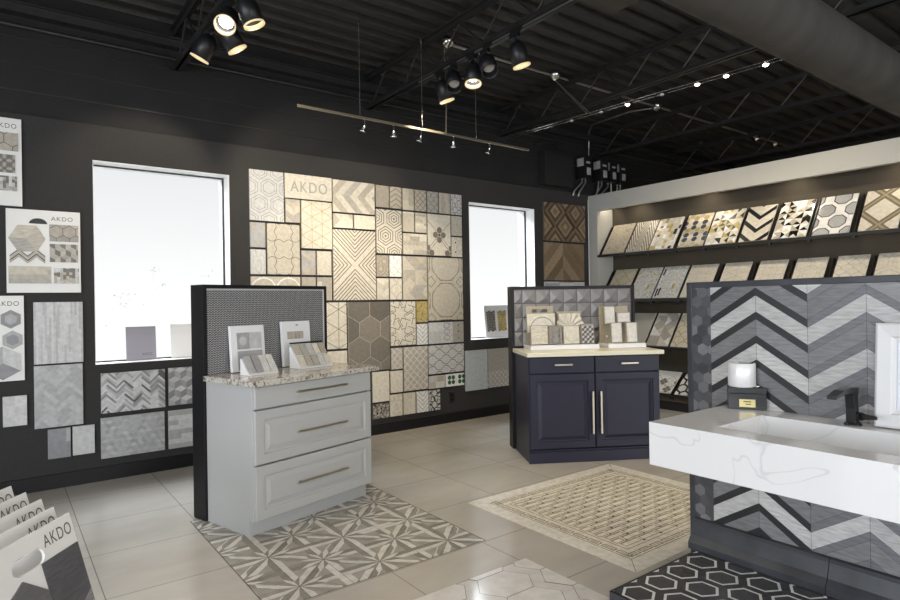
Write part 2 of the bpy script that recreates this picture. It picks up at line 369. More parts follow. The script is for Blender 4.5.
def p_floral(p, s=.22, col='line', w=.005):
    for i in range(-1, int(p.W / s) + 2):
        for j in range(-1, int(p.H / s) + 2):
            cx, cy = p.W / 2 + (i - j % 2 * .5) * s, p.H / 2 + (j - 2) * s * .62
            for k in range(4):
                a = k * PI / 2; p.ngon(cx + s * .17 * math.cos(a), cy + s * .17 * math.sin(a), s * .095, 8, 0, K['taupe']); p.ring(cx + s * .17 * math.cos(a), cy + s * .17 * math.sin(a), s * .10, 8, 0, w, K[col]); p.line((cx, cy), (cx + s * .5 * math.cos(a + PI / 4) * 1.42, cy + s * .5 * math.sin(a + PI / 4) * 1.42), w, K[col])
            p.ngon(cx, cy, s * .06, 6, 0, K[col])
def p_dots(p, s=.08, col='black', r=.012, line='line'):
    for i in range(-1, int(p.W / s) + 2):
        for j in range(-1, int(p.H / s) + 2):
            p.ngon((i + .5) * s, (j + .5) * s, r, 6, 0, K[col])
            if line: p.ring(i * s, j * s, s * .42, 8, R(22.5), .003, K[line])
def p_clover(p, s=.1, col='green'):
    for i in range(-1, int(p.W / s) + 2):
        for j in range(-1, int(p.H / s) + 2):
            cx, cy = (i + .5) * s, (j + .5) * s
            for a in (45, 135, 225, 315): p.ngon(cx + s * .26 * math.cos(R(a)), cy + s * .26 * math.sin(R(a)), s * .17, 10, 0, K[col])
            p.ring(cx, cy, s * .2, 8, 0, .004, K[col])
def p_strip(p, w=.03, cols=('cream', 'beige', 'lgrey'), a=.1, vert=True, ln=.3):
    L, T = (p.W, p.H) if vert else (p.H, p.W)
    for i in range(int(L / w) + 1):
        y = -random.random() * ln
        while y < T:
            l = ln * random.uniform(.6, 1.3); q = [(i * w, y), ((i + 1) * w, y), ((i + 1) * w, y + l), (i * w, y + l)]
            p.poly(q if vert else [(b, a_) for a_, b in q], jit(K[random.choice(cols)], a)); y += l
def p_check(p, s=.08, cols=('cream', 'beige'), tri=False, a=.05):
    for i in range(int(p.W / s) + 1):
        for j in range(int(p.H / s) + 1):
            x, y = i * s, j * s
            if tri:
                c = [jit(K[random.choice(cols)], a) for _ in range(4)]; m = (x + s / 2, y + s / 2); q = [(x, y), (x + s, y), (x + s, y + s), (x, y + s)]
                for k in range(4): p.poly([q[k], q[(k + 1) % 4], m], c[k])
            else: p.rect(x, x + s, y, y + s, jit(K[cols[(i + j) % len(cols)]], a))
def p_herring(p, L=.12, w=.03, cols=('lgrey', 'grey', 'mgrey'), a=.1, wts=None):
    import itertools
    c45 = math.cos(PI / 4); n = int((p.W + p.H) / w) + 6
    def tr(x, y): return (x * c45 - y * c45 + p.W / 2, x * c45 + y * c45 - p.H * .2)
    for i in range(-n, n):
        for j in range(-n, n):
            if (i - j) % int(2 * L / w) == 0:
                for q in ([(i * w, j * w), (i * w + L, j * w), (i * w + L, (j + 1) * w), (i * w, (j + 1) * w)], [(i * w, (j + 1) * w), ((i + 1) * w, (j + 1) * w), ((i + 1) * w, (j + 1) * w + L), (i * w, (j + 1) * w + L)]):
                    cx, cy = tr(q[0][0], q[0][1])
                    if -.3 < cx < p.W + .3 and -.3 < cy < p.H + .3: p.poly([tr(x, y) for x, y in q], jit(K[random.choices(cols, wts)[0] if wts else random.choice(cols)], a))
def p_cube(p, r=.06, cols=('lgrey', 'grey', 'dgrey'), flat=False):
    for x, y in hexcells(p, r):
        h = [(x + r * math.cos(PI / 2 + k * PI / 3), y + r * math.sin(PI / 2 + k * PI / 3)) for k in range(6)]
        for k in range(3): p.poly([(x, y), h[(2 * k) % 6], h[(2 * k + 1) % 6], h[(2 * k + 2) % 6]], jit(K[cols[k]], .12))
def p_terrazzo(p, n=160, cols=('sand', 'taupe', 'white'), r=.008):
    for _ in range(n): p.ngon(random.uniform(0, p.W), random.uniform(0, p.H), r * random.uniform(.4, 1.2), 5, random.random() * 6, K[random.choice(cols)])
def p_zig(p, col='sand', w=.010, st=.045, amp=.05, lam=.1):
    for k in range(-2, int(p.H / st) + 3): p.path([(i * lam / 2, k * st + (amp if i % 2 else 0)) for i in range(int(p.W / lam * 2) + 2)], w, K[col])
def p_nested(p, n=2, cols=('brown', 'dbrown', 'tan', 'brown', 'tan')):
    s = p.W / n
    for i in range(-1, n + 1):
        for j in range(-1, int(p.H / s) + 2):
            for q in ((0, 0), (.5, .5)):
                cx, cy = (i + q[0] + .5) * s, (j + q[1]) * s * 1.0
                for k in range(4):
                    r = s * .5 * (1 - k * .25); p.ngon(cx, cy, r, 4, 0, jit(K[cols[(k + (1 if q[0] else 0)) % len(cols)]], .15)); p.lay += 1
def p_planks(p, w=.12, cols=('brown', 'brown', 'tan'), k2=.45):
    c = p.W * k2
    for k in range(-12, 14):
        y = k * w; p.poly([(0, y), (c, y + c), (c, y + c + w * .97), (0, y + w * .97)], jit(K[random.choice(cols)], .12)); p.poly([(c, y + c), (p.W, y + c - (p.W - c)), (p.W, y + c - (p.W - c) + w * .97), (c, y + c + w * .97)], jit(K[random.choice(cols)], .12))
def p_plaid(p):
    q = [((p.W / 2 - sg * .4, z - .4), (p.W / 2 + sg * .4, z + .4)) for z in (p.H * .12, p.H * .86) for sg in (1, -1)]
    for a, b in q: p.line(a, b, .062, (.15, .125, .085))
    p.lay += 1
    for a, b in q: p.line(a, b, .020, (.30, .26, .17))
def p_octo(p, s=.17):
    p.rect(0, p.W, 0, p.H, K['white']); p.lay += 1
    for i in range(-1, 4):
        for j in range(-1, 5):
            cx, cy = i * s + (s / 2 if j % 2 else 0) + .08, j * s * .62
            p.ngon(cx, cy, s * .36, 8, R(22.5), K['dgrey']); 
    p.lay += 1
    for i in range(-1, 4):
        for j in range(-1, 5):
            cx, cy = i * s + (s / 2 if j % 2 else 0) + .08, j * s * .62
            p.ngon(cx, cy, s * .31, 8, R(22.5), jit(K['grey'], .15))
def p_blocks(p, s=.04, cols=('cream', 'gold', 'black', 'white'), wts=(6, 3, 1, 4)):
    for i in range(int(p.W / s) + 1):
        y = -random.random() * .06
        while y < p.H:
            l = random.choice((.04, .06, .09)); p.rect(i * s, i * s + s * .94, y, y + l - .003, jit(K[random.choices(cols, wts)[0]], .12)); y += l
def p_gem(p, s=.07, cols=('cream', 'gold', 'navyish', 'sand')):
    for k, (x, y) in enumerate(hexcells(p, s / 2, True)): p.ngon(x, y, s * .46, 6, 0, jit(K[cols[(k * 7 + k // 3) % len(cols)]], .12))
def p_fish(p, s=.09, col='sand', w=.004):
    for j in range(-1, int(p.H / s / .5) + 2):
        for i in range(-1, int(p.W / s) + 2): p.arc((i + .5 * (j % 2)) * s, j * s * .5, s * .5, 0, 180, w, K[col], 7)
def p_grid(p, s=.06, col='sand', w=.003, sy=None):
    for i in range(int(p.W / s) + 1): p.line((i * s, 0), (i * s, p.H), w, K[col])
    for i in range(int(p.H / (sy or s)) + 1): p.line((0, i * (sy or s)), (p.W, i * (sy or s)), w, K[col])
def p_none(p): pass
def board_mesh(W, H, T, base, fn, kw, m='tile', margin=.0, mb=None, step=.00035):
    """slab from z=-T to 0 with the inlay pieces standing a hair proud of its face"""
    mb = mb or MB(); mt = M[m]; mb.box(0, W, 0, H, -T, 0, mt, K[base] if isinstance(base, str) else base)
    p = Pat(W, H, margin); 
    if fn: fn(p, **(kw or {}))
    for i, (q, c, l) in enumerate(p.o): z = step * l + (i % 97) * 3e-6; mb.face([(x, y, z) for x, y in q], mt, c)
    return mb

# ------------------------------------------------------------------ the room
YB = 5.57; ZT = 2.87; DZ = 3.85
struct(MB().box(-3.6, 14.2, -4.6, 5.9, -.1, 0, M['floor']), 'floor')
struct(MB().box(-6, 18, 5.9, 9.5, -.2, -.1, M['wallwhite']), 'pavement')
W1 = (.611, 1.686, .935, 2.583); W2 = (4.485, 5.575, .935, 2.583)
mb = MB(); xs = [-3.6, W1[0], W1[1], W2[0], W2[1], 6.64]
for a, b in ((0, 1), (2, 3), (4, 5)): mb.box(xs[a], xs[b], YB, YB + .22, 0, ZT, M['wall'])
for x0, x1, z0, z1 in (W1, W2): mb.box(x0, x1, YB, YB + .22, 0, z0, M['wall']); mb.box(x0, x1, YB, YB + .22, z1, ZT, M['wall'])
struct(mb, 'wall_back')
mb = MB(); mb.box(-3.6, 14.2, YB + .05, YB + .30, ZT, DZ + .1, M['upper']); mb.box(7.1, 14.2, YB + .05, YB + .3, 0, ZT, M['upper'])
for z in (3.06, 3.26, 3.46): mb.box(-3.6, 14.2, YB + .044, YB + .05, z, z + .008, M['steel_dark'])
struct(mb, 'wall_back_upper')
struct(MB().box(-3.6, 6.64, YB - .018, YB, 0, .11, M['frame']), 'baseboard_back')
for k, (x0, x1, z0, z1) in enumerate((W1, W2)):
    mb = MB(); t = .004; d0, d1 = YB - .001, YB + .30
    mb.box(x0, x0 + t, d0, d1, z0, z1, M['white_paint']); mb.box(x1 - t, x1, d0, d1, z0, z1, M['white_paint'])
    mb.box(x0 + t, x1 - t, d0, d1, z1 - t, z1, M['white_paint']); mb.box(x0 + t, x1 - t, d0, d1, z0, z0 + t, M['white_paint'])
    wn = struct(mb, 'window_%d' % (k + 1))
    f = MB(); y0, y1 = YB + .15, YB + .175; fw = .015
    f.box(x0 + t, x0 + fw, y0, y1, z0 + t, z1 - t, M['black']); f.box(x1 - fw, x1 - t, y0, y1, z0 + t, z1 - t, M['black'])
    f.box(x0 + fw, x1 - fw, y0, y1, z1 - fw, z1 - t, M['black']); f.box(x0 + fw, x1 - fw, y0, y1, z0 + t, z0 + fw, M['black'])
    f.build('window_frame', parent=wn)
    MB().box(x0 + fw, x1 - fw, y0 + .012, y0 + .018, z0 + fw, z1 - fw, M['glass']).build('window_pane', parent=wn)
# corrugated deck, ribs along x
mb = MB(); pitch = .2; ys = -4.6; prof = []
while ys < 5.9:
    prof += [(ys, DZ), (ys + .085, DZ), (ys + .11, DZ + .05), (ys + .175, DZ + .05)]; ys += pitch
for i in range(len(prof) - 1):
    (a, za), (b, zb) = prof[i], prof[i + 1]; mb.face([(-3.6, a, za), (-3.6, b, zb), (14.2, b, zb), (14.2, a, za)], M['deck'])
mb.box(-3.6, 14.2, -4.6, 5.9, DZ + .08, DZ + .14, M['deck'])
struct(mb, 'ceiling')
# side and entrance walls with storefront glazing (behind and beside the viewpoint)
mb = MB(); mb.box(-3.8, -3.6, -4.6, 5.9, 2.95, DZ + .1, M['upper']); mb.box(-3.8, -3.6, 3.4, 5.9, 0, 2.95, M['wall']); mb.box(-3.8, -3.6, -4.6, -4.1, 0, 2.95, M['wall']); mb.box(-3.8, -3.6, -4.1, 3.4, 0, .3, M['wall'])
for y in (-1.7, .8): mb.box(-3.78, -3.64, y, y + .08, .3, 2.95, M['black'])
struct(mb, 'wall_left')
mb = MB(); mb.box(-3.6, 14.2, -4.8, -4.6, 3.0, DZ + .1, M['upper']); mb.box(6.2, 14.2, -4.8, -4.6, 0, 3.0, M['wall']); mb.box(-3.6, -3.0, -4.8, -4.6, 0, 3.0, M['wall']); mb.box(-3.0, 6.2, -4.8, -4.6, 0, .25, M['wall'])
for x in (-.8, 1.5, 3.8): mb.box(x, x + .08, -4.78, -4.66, .25, 3.0, M['black'])
struct(mb, 'wall_front')
struct(MB().box(14.2, 14.4, -4.8, 5.9, 0, DZ + .1, M['upper']), 'wall_far')
# niche wall on the right
NX = 6.644; NB = 6.985; NY = 5.416; NE = -1.5
mb = MB(); wm = M['wallwhite']
mb.box(NX, NX + .07, NE, YB, 2.622, 2.848, wm); mb.box(NX + .07, 7.1, NE, YB, 2.83, 2.848, wm); mb.box(NX, NX + .07, NY, YB, 0, 2.622, wm); mb.box(NX + .07, NB, NY, YB, 0, 2.83, wm); mb.box(NX, 7.1, -4.6, NE, 0, 2.848, wm)
mb.box(NB, 7.1, NE, YB, 0, 2.83, wm)
nw = struct(mb, 'wall_right')
n = MB(); n.box(NB - .006, NB, NE, NY, .19, 2.83, M['niche']); n.build('felt_back_panel', parent=nw)
n = MB(); n.box(NX, NB - .006, NE, NY, .115, .19, M['niche']); n.box(NX + .03, NB - .006, NE, NY, 0, .115, M['black']); n.build('plinth', parent=nw)
# ledger and conduit along the back wall
MBl = MB(); MBl.box(-3.6, 14.2, 5.53, 5.62, 3.63, 3.70, M['steel_dark']); MBl.box(-3.6, 14.2, 5.50, 5.53, 3.69, 3.70, M['steel_dark']); struct(MBl, 'trim_1')
struct(MB().tube([(-3.6, 5.59, 3.545), (14.2, 5.59, 3.545)], .017, M['steel_dark'], 8), 'trim_2')
# open-web joists
def joist(x, label):
    t = root('roof_joist', (x, 0, 0)); tag(t, label, 'joist', 'open-web ceiling joists')
    y0, y1 = -4.55, 5.6; zb, zt = 3.45, 3.80; m = M['steel_dark']
    for nm, z in (('bottom_chord', zb), ('top_chord', zt - .05)):
        b = MB()
        for s in (-1, 1):
            b.box(s * .008 if s > 0 else -.045, .045 if s > 0 else -.008, y0, y1, z if nm[0] == 'b' else z + .042, (z if nm[0] == 'b' else z + .042) + .006, m)
            b.box(min(s * .008, s * .013), max(s * .008, s * .013), y0, y1, z, z + .05, m)
        b.build(nm, parent=t)
    b = MB(); y = y1 - .1; k = 0
    while y > y0 + .4:
        a = zb + .03 if k % 2 == 0 else zt - .03; c = zt - .03 if k % 2 == 0 else zb + .03
        b.tube([(0, y, a), (0, y - .30, c)], .009, m, 6); y -= .30; k += 1
    b.build('web_rods', parent=t)
    return t
joist(1.25, 'black open-web ceiling joist above the left window, nearest the left edge')
joist(3.15, 'black open-web ceiling joist carrying the five black spotlights')
joist(5.02, 'black open-web ceiling joist ending above the right window')
joist(6.93, 'black open-web ceiling joist above the white soffit edge, beyond the cable lights')
joist(8.85, 'black open-web ceiling joist seen beyond the white niche wall')
joist(10.75, 'farthest black open-web ceiling joist, low over the white soffit at right')
joist(-.65, 'black open-web ceiling joist left of the spotlight cluster')
# duct
b = MB(); dy, dz, dr = 1.735, 3.13, .192
b.lathe([(dr, -3.0), (dr, 14.1)], M['duct'], 40, (0, dy, dz), (1, 0, 0), True, True)
t = b.build('air_duct'); tag(t, 'large round dark grey fabric air duct crossing the top right of the ceiling', 'duct')
t = root('air_diffuser', (3.1, 2.5, 3.3)); tag(t, 'flat grey air diffuser panel hanging beside the duct', 'diffuser')
MB().box(-.30, .19, -.19, .03, 0, .10, M['duct']).build('diffuser_box', parent=t); MB().tube([(-.05, -.1, .1), (-.05, -.1, .56)], .02, M['steel_dark']).build('hanger', parent=t)

# ------------------------------------------------------------------ boards on the back wall
FY = 5.55
def wboard(x0, x1, z0, z1, base, fn, kw, label, group, cat='tile panel', m='tile', name='tile_panel', T=.0195, y=FY):
    if group == G: x0 += .004; x1 -= .004; z0 += .005; z1 -= .004
    o = board_mesh(x1 - x0, z1 - z0, T, base, fn, kw, m).build(name, mx=frame_mx((x0, y, z0), (1, 0, 0), (0, 0, 1)))
    return tag(o, label, cat, group)
G = 'tile panels of the centre wall mosaic'
A = [
(1.862, 2.196, 2.181, 2.664, 'lgrey', p_hexline, dict(r=.105, nest=2, col='taupe', w=.0035), 'pale grey panel of large outlined hexagons, top left corner of the wall mosaic'),
(2.206, 2.358, 2.184, 2.418, 'sand', p_chev, dict(cw=.076, ph=.06, cols=('sand', 'greige', 'beige')), 'small greyed chevron panel directly under the letters panel'),
(2.366, 2.696, 1.941, 2.416, 'cream', p_tri, dict(s=.125, w=.005), 'brightly lit cream panel of triangles with gold lines, under the letters panel'),
(1.862, 2.011, 1.930, 2.170, 'greige', p_strip, dict(w=.05, cols=('greige', 'grey')), 'narrow plain grey panel below the outlined hexagons at the left edge'),
(2.022, 2.350, 1.679, 2.170, 'beige', p_quatre, dict(s=.165), 'beige panel with wavy quatrefoil outlines, left part of the mosaic'),
(1.862, 2.011, 1.679, 1.918, 'lgrey', p_lens, dict(s=.075), 'narrow pale panel of long lantern shapes beside the quatrefoil panel'),
(1.862, 2.350, 1.165, 1.665, 'beige', p_fish, dict(s=.24, col='white', w=.012), 'wide beige panel of white arcs, its lower part hidden by the herringbone wall'),
(2.362, 2.514, 1.678, 1.925, 'greige', p_chev, dict(cw=.075, ph=.05, cols=('greige', 'sand', 'grey')), 'small grey chevron panel under the gold-lined triangles'),
(2.524, 2.684, 1.678, 1.925, 'cream', p_hexline, dict(r=.08, nest=3, col='sand'), 'small cream panel with nested polygons, left of the big X-striped panel'),
(2.362, 2.512, 1.425, 1.665, 'beige', p_strip, dict(w=.075, cols=('beige', 'sand')), 'plain beige panel just above the herringbone wall top'),
(2.522, 2.684, 1.425, 1.665, 'sand', p_strip, dict(w=.05, cols=('sand', 'cream', 'greige')), 'striped sand panel left of the foot of the big X-striped panel'),
(2.400, 2.844, .932, 1.412, 'cream', p_tri, dict(s=.20, col='taupe', w=.006), 'cream panel of double-lined triangles beside the dark hexagon panel'),
(2.400, 2.844, .680, .918, 'cream', None, {}, 'plain cream panel behind the granite top, under the double-lined triangles'),
(2.706, 3.194, 2.325, 2.660, 'cream', p_chev, dict(cw=.168, ph=.085, cols=('cream', 'sand', 'cream', 'greige'), vert=False, slope=.9), 'panel of broad sideways chevrons with brown streaks, right of the letters panel'),
(2.706, 2.933, 2.165, 2.315, 'beige', p_check, dict(s=.15, cols=('sand', 'cream'), tri=True), 'small panel of folded beige triangles under the sideways chevrons'),
(2.943, 3.194, 2.165, 2.315, 'beige', p_check, dict(s=.3, cols=('cream', 'beige')), 'small plain beige marble panel under the sideways chevrons'),
(2.700, 3.194, 1.425, 2.155, 'cream', p_xdiamond, dict(st=.042, w=.0085), 'tall cream panel with a bold X of brown diagonal stripes'),
(2.856, 3.354, .680, 1.412, 'beige', p_hexfill, dict(r=.145, cols=('taupe', 'taupe'), gap='sand', g=.018, a=.3), 'large dark brown hexagon panel above the grey cabinet'),
(3.206, 3.369, 2.415, 2.655, 'sand', p_hexline, dict(r=.085, nest=3), 'small panel of nested hexagons, first of the top right row'),
(3.378, 3.530, 2.415, 2.655, 'sand', p_zig, dict(col='line', w=.007, st=.055, lam=.15), 'small panel of brown zigzag links, second of the top right row'),
(3.538, 3.692, 2.410, 2.653, 'sand', p_strip, dict(w=.077, cols=('sand', 'beige')), 'small plain sand panel, third of the top right row'),
(3.700, 3.858, 2.410, 2.653, 'sand', p_lattice, dict(s=.07, circ=False, col='line', w=.005), 'small cross-hatched panel, fourth of the top right row'),
(3.868, 4.022, 2.407, 2.651, 'greige', p_fish, dict(s=.09, col='line'), 'small grey scalloped panel, fifth of the top right row'),
(4.032, 4.195, 2.407, 2.651, 'greige', p_strip, dict(w=.03, cols=('greige', 'sand')), 'small vertical-strip grey panel, sixth of the top right row'),
(4.205, 4.364, 2.407, 2.651, 'lgrey', p_star, dict(s=.11, col='taupe'), 'small star-lined panel at the top right corner of the mosaic'),
(3.206, 3.527, 1.922, 2.400, 'cream', p_hexline, dict(r=.125, nest=4, col='line', w=.008), 'panel of concentric cream hexagons on brown, right of the X-striped panel'),
(3.538, 3.692, 2.170, 2.398, 'beige', p_check, dict(s=.2, cols=('beige', 'cream')), 'small plain beige panel right of the concentric hexagons'),
(3.700, 3.858, 2.170, 2.398, 'beige', p_strip, dict(w=.02, cols=('beige', 'sand', 'cream'), vert=False), 'small finely ribbed beige panel left of the cross-flower panel'),
(3.538, 3.858, 1.922, 2.160, 'beige', p_strip, dict(w=.05, cols=('beige', 'cream', 'sand'), vert=False, ln=.2), 'wide panel of horizontal beige strips left of the cross-flower panel'),
(3.868, 4.195, 1.922, 2.398, 'cream', p_floral, dict(s=.33), 'cream panel with brown cross-shaped flowers'),
(4.205, 4.364, 2.162, 2.398, 'beige', p_star, dict(s=.16, col='sand'), 'small plain-looking beige star panel above the dotted panel'),
(4.205, 4.364, 1.915, 2.152, 'cream', p_dots, dict(s=.11), 'small cream panel with black dots at the right edge'),
(3.200, 3.352, 1.672, 1.908, 'sand', p_hexline, dict(r=.055, nest=2, col='line'), 'small panel of circles in rings beneath the concentric hexagons, left one'),
(3.362, 3.518, 1.672, 1.908, 'white', p_fish, dict(s=.10, col='greige'), 'small bright white leaf panel beneath the concentric hexagons'),
(3.200, 3.352, 1.425, 1.662, 'beige', p_chev, dict(cw=.08, ph=.07, cols=('beige', 'cream')), 'small pale chevron panel right of the X-striped panel foot'),
(3.362, 3.518, 1.425, 1.662, 'cream', p_fish, dict(s=.16, w=.008), 'small cream panel with curved brown petals meeting in a cross'),
(3.528, 3.855, 1.421, 1.908, 'sand', p_check, dict(s=.163, cols=('sand', 'beige', 'greige'), tri=True, a=.03), 'sand panel of faint folded triangles in the middle right of the mosaic'),
(3.866, 4.364, 1.181, 1.905, 'beige', p_octring, dict(s=.42), 'large beige panel of interlocking ringed octagons'),
(3.364, 3.690, .925, 1.410, 'cream', p_star, dict(s=.235, w=.007), 'cream panel with brown star tracery, right of the dark hexagons'),
(3.700, 3.855, 1.168, 1.410, 'gold', p_terrazzo, dict(n=120, cols=('gold', 'brown', 'sand')), 'small golden glittering panel beside the star tracery'),
(3.700, 3.850, .918, 1.158, 'lgrey', p_vlines, dict(cw=.075, ph=.05, col='white', w=.014), 'small grey and white chevron panel under the golden one'),
(3.862, 4.364, .918, 1.166, 'lgrey', p_strip, dict(w=.168, cols=('lgrey', 'cream', 'greige'), ln=2), 'three-part panel with ovals and black dots under the ringed octagons'),
(3.364, 3.512, .670, .908, 'sand', p_lattice, dict(s=.075, col='l2', w=.010, circ=False), 'small diamond lattice panel under the star tracery'),
(3.522, 3.845, .420, .908, 'sand', p_lattice, dict(s=.085, col='l2', w=.012, circ=False), 'tall sand panel of white crossing lattice with diamonds'),
(3.856, 4.364, .576, .906, 'lgrey', p_ogee, dict(lam=.19, a=.022, st=.062), 'wide white panel of brown wavy ogee links'),
(3.856, 4.083, .412, .562, 'lgrey', p_strip, dict(w=.07, cols=('lgrey', 'sand'), vert=False, ln=.1), 'small pale brick-pattern panel under the ogee links'),
(4.092, 4.364, .412, .562, 'white', p_clover, dict(s=.15), 'small white panel with dark green four-leaf shapes'),
(3.131, 3.340, .340, .668, 'cream', None, {}, 'plain cream marble panel right of the grey cabinet, upper one'),
(3.351, 3.512, .418, .660, 'cream', None, {}, 'small plain cream panel beneath the small diamond lattice'),
(3.131, 3.330, .165, .328, 'taupe', p_terrazzo, dict(n=80, cols=('sand', 'black', 'greige'), r=.012), 'dark speckled panel at the foot of the mosaic'),
(3.341, 3.502, .165, .406, 'cream', p_terrazzo, dict(n=60, cols=('beige',), r=.012), 'cream clouded panel in the bottom row, right of the dark speckled one'),
(3.512, 3.672, .165, .406, 'cream', p_strip, dict(w=.055, cols=('cream', 'beige')), 'cream strip panel in the bottom row, left of the white chevrons'),
(3.684, 3.848, .165, .406, 'lgrey', p_vlines, dict(cw=.08, ph=.05, col='white', w=.014), 'white chevron panel in the bottom row'),
(3.858, 4.010, .165, .400, 'lgrey', p_star, dict(s=.13, col='black', w=.010), 'last bottom row panel, white with black star points'),
]
for a in A: wboard(*a, G)
# ovals and dots of the three-part panel
for o in bpy.data.objects:
    if o.get('label', '').startswith('three-part'):
        p = Pat(.502, .248); p_lens2 = [p.ring(.25, .06 + k * .07, .03, 10, 0, .005, K['line'], 1.4, 1) for k in range(3)]
        for k in range(3): p.ngon(.42, .05 + k * .075, .009, 8, 0, K['black'])
        b = MB()
        for i, (q, c, l) in enumerate(p.o): b.face([(x, y, .001 + i * 1e-5) for x, y in q], M['tile'], c)
        b.build('dotted_inlay', parent=o); break
# lettered sign in the mosaic
t = board_mesh(2.696 - 2.206, .235, .0195, 'cream', None, {}, 'tile').build('sign_panel', mx=frame_mx((2.206, FY, 2.427), (1, 0, 0), (0, 0, 1)))
tag(t, 'cream panel with the four raised letters AKDO at the top of the wall mosaic', 'sign')
text('lettering', 'AKDO', .15, M['text_pale'], t, .055, .065, .0, .385, depth=.004)
# right of the second window
GW = 'panels hung right of the mosaic'
wboard(4.387, 4.722, .337, .812, 'blue', p_chev, dict(cw=.17, ph=.2, cols=('blue', 'blue'), a=.02), 'plain pale blue-grey panel under the right window, left one', GW)
o = wboard(4.734, 5.072, .343, .812, 'greige', p_none, {}, 'greige panel with a white fretwork band along its foot under the right window', GW)
p = Pat(.338, .20); p.rect(0, .338, 0, .2, K['lgrey']); p.lay = 2; p_lattice(p, .07, 'greige', .008); b = MB()
for i, (q, c, l) in enumerate(p.o): b.face([(x, y, .0004 * l + i * 5e-6) for x, y in q], M['tile'], c)
b.build('fretwork_band', parent=o)
wboard(5.092, 5.436, .332, .812, 'lgrey', p_grid, dict(s=.11), 'pale panel under the right window, mostly hidden behind the navy cabinet wall', GW)
GC = 'wood panels in the back corner'
wboard(5.735, 6.515, 2.187, 2.690, 'brown', p_nested, dict(n=2), 'square dark and light wood diamond parquet panel in the back corner, upper one', GC, 'wood panel', 'wood_tile', 'wood_panel')
for o in [bpy.data.objects[-1]] if False else []: pass
wboard(5.735, 6.515, 1.661, 2.161, 'tan', p_planks, dict(w=.17), 'warm brown wood parquet panel directly below the diamond parquet', GC, 'wood panel', 'wood_tile', 'wood_panel')
wboard(5.735, 6.515, 1.202, 1.640, 'lgrey', p_strip, dict(w=.06, cols=('grey', 'lgrey', 'greige'), vert=False), 'pale striped panel below the two wood panels, mostly behind the navy display wall', GC, 'wood panel', 'wood_tile', 'wood_panel')
# left part of the wall
GL = 'panels left of and under the left window'
wboard(.205, .526, .969, 1.443, 'lgrey', p_strip, dict(w=.014, cols=('lgrey', 'l2', 'lgrey', 'g2'), a=.05, ln=.3), 'pale grey panel of thin vertical wood strips left of the window', GL)
wboard(.203, .520, .478, .955, 'grey', p_herring, dict(L=.12, w=.03, cols=('grey', 'g2'), a=.04), 'mid grey herringbone panel under the vertical-strip panel', GL)
wboard(.010, .157, .519, .743, 'cream', p_check, dict(s=.075, cols=('lgrey', 'l2')), 'small cream checkered panel at the left edge of the photo', GL)
wboard(.285, .433, .234, .461, 'mgrey', p_check, dict(s=.12, cols=('mgrey', 'mgrey', 'grey')), 'small dark grey panel at the foot of the left wall', GL)
wboard(.447, .596, .237, .462, 'lgrey', p_check, dict(s=.15, cols=('lgrey', 'lgrey')), 'small white marble panel beside the small dark grey one', GL)
wboard(.645, 1.119, .540, .862, 'lgrey', p_herring, dict(L=.09, w=.015, cols=('lgrey', 'dgrey', 'mgrey', 'grey'), wts=(6, 1, 1.5, 2)), 'bold black grey and white herringbone panel below the left window', GL)
wboard(1.148, 1.444, .546, .866, 'grey', p_cube, dict(r=.055, cols=('mgrey', 'lgrey', 'grey')), 'grey cube-pattern panel right of the bold herringbone', GL)
wboard(.640, 1.111, .177, .503, 'grey', p_cube, dict(r=.034, cols=('grey', 'g2', 'grey')), 'soft grey rhombus mosaic panel below the bold herringbone', GL)
wboard(1.143, 1.439, .176, .500, 'lgrey', p_strip, dict(w=.04, cols=('lgrey', 'grey', 'lgrey'), vert=False, a=.05), 'pale grey horizontal-strip panel beside the rhombus mosaic', GL)
def card_text(o, W, H, tw=.3, th=.045, u=.05, m='text_grey'):
    text('lettering', 'AKDO', th, M[m], o, W - u - W * tw, H - .075, .0008, W * tw, depth=.0002)
def sample(o, fn, kw, x, y, w, h, base='sand', mt='tile', shape=None, name='tile_sample'):
    p = Pat(w, h); p.rect(0, w, 0, h, K[base]); p.lay = 2; fn(p, **kw); b = MB(); T = .006
    b.box(x, x + w, y, y + h, .0, T, M[mt], K[base])
    for i, (q, c, l) in enumerate(p.o): b.face([(x + a, y + c_, T + .0003 * l + i * 5e-6) for a, c_ in q], M[mt], c)
    return b.build(name, parent=o)
def disp_card(x0, x1, z0, z1, label):
    W, H = x1 - x0, z1 - z0
    o = MB().box(0, W, 0, H, -.0195, 0, M['plain'], K['white']).build('sample_board', mx=frame_mx((x0, FY, z0), (1, 0, 0), (0, 0, 1)))
    return tag(o, label, 'sample board', 'lettered sample boards on the left wall'), W, H
o, W, H = disp_card(.044, .517, 1.517, 2.148, 'white AKDO sample board with beige hexagon, chevron and brick samples and a black handle hole')
card_text(o, W, H)
p = [(W * .42 + .058 * math.cos(R(a)), H - .105 + .042 * math.sin(R(a))) for a in range(0, 181, 15)]; b = MB(); b.face([(x, y, .0006) for x, y in p], M['black']); b.build('handle_hole', parent=o)
b = MB(); cx, cy, r = .127, H - .22, .115
h = [(cx + r * math.cos(k * PI / 3), cy + r * math.sin(k * PI / 3)) for k in range(6)]; b.prism(h, 0, .006, M['wood_tile'], K['sand'])
for k in range(3): b.face([(x, y, .0066) for x, y in ((cx, cy), h[(2 * k - 1) % 6], h[2 * k], h[(2 * k + 1) % 6])], M['wood_tile'], jit((K['sand'], K['beige'], K['greige'])[k], .05))
b.build('tile_sample', parent=o)
b = MB()
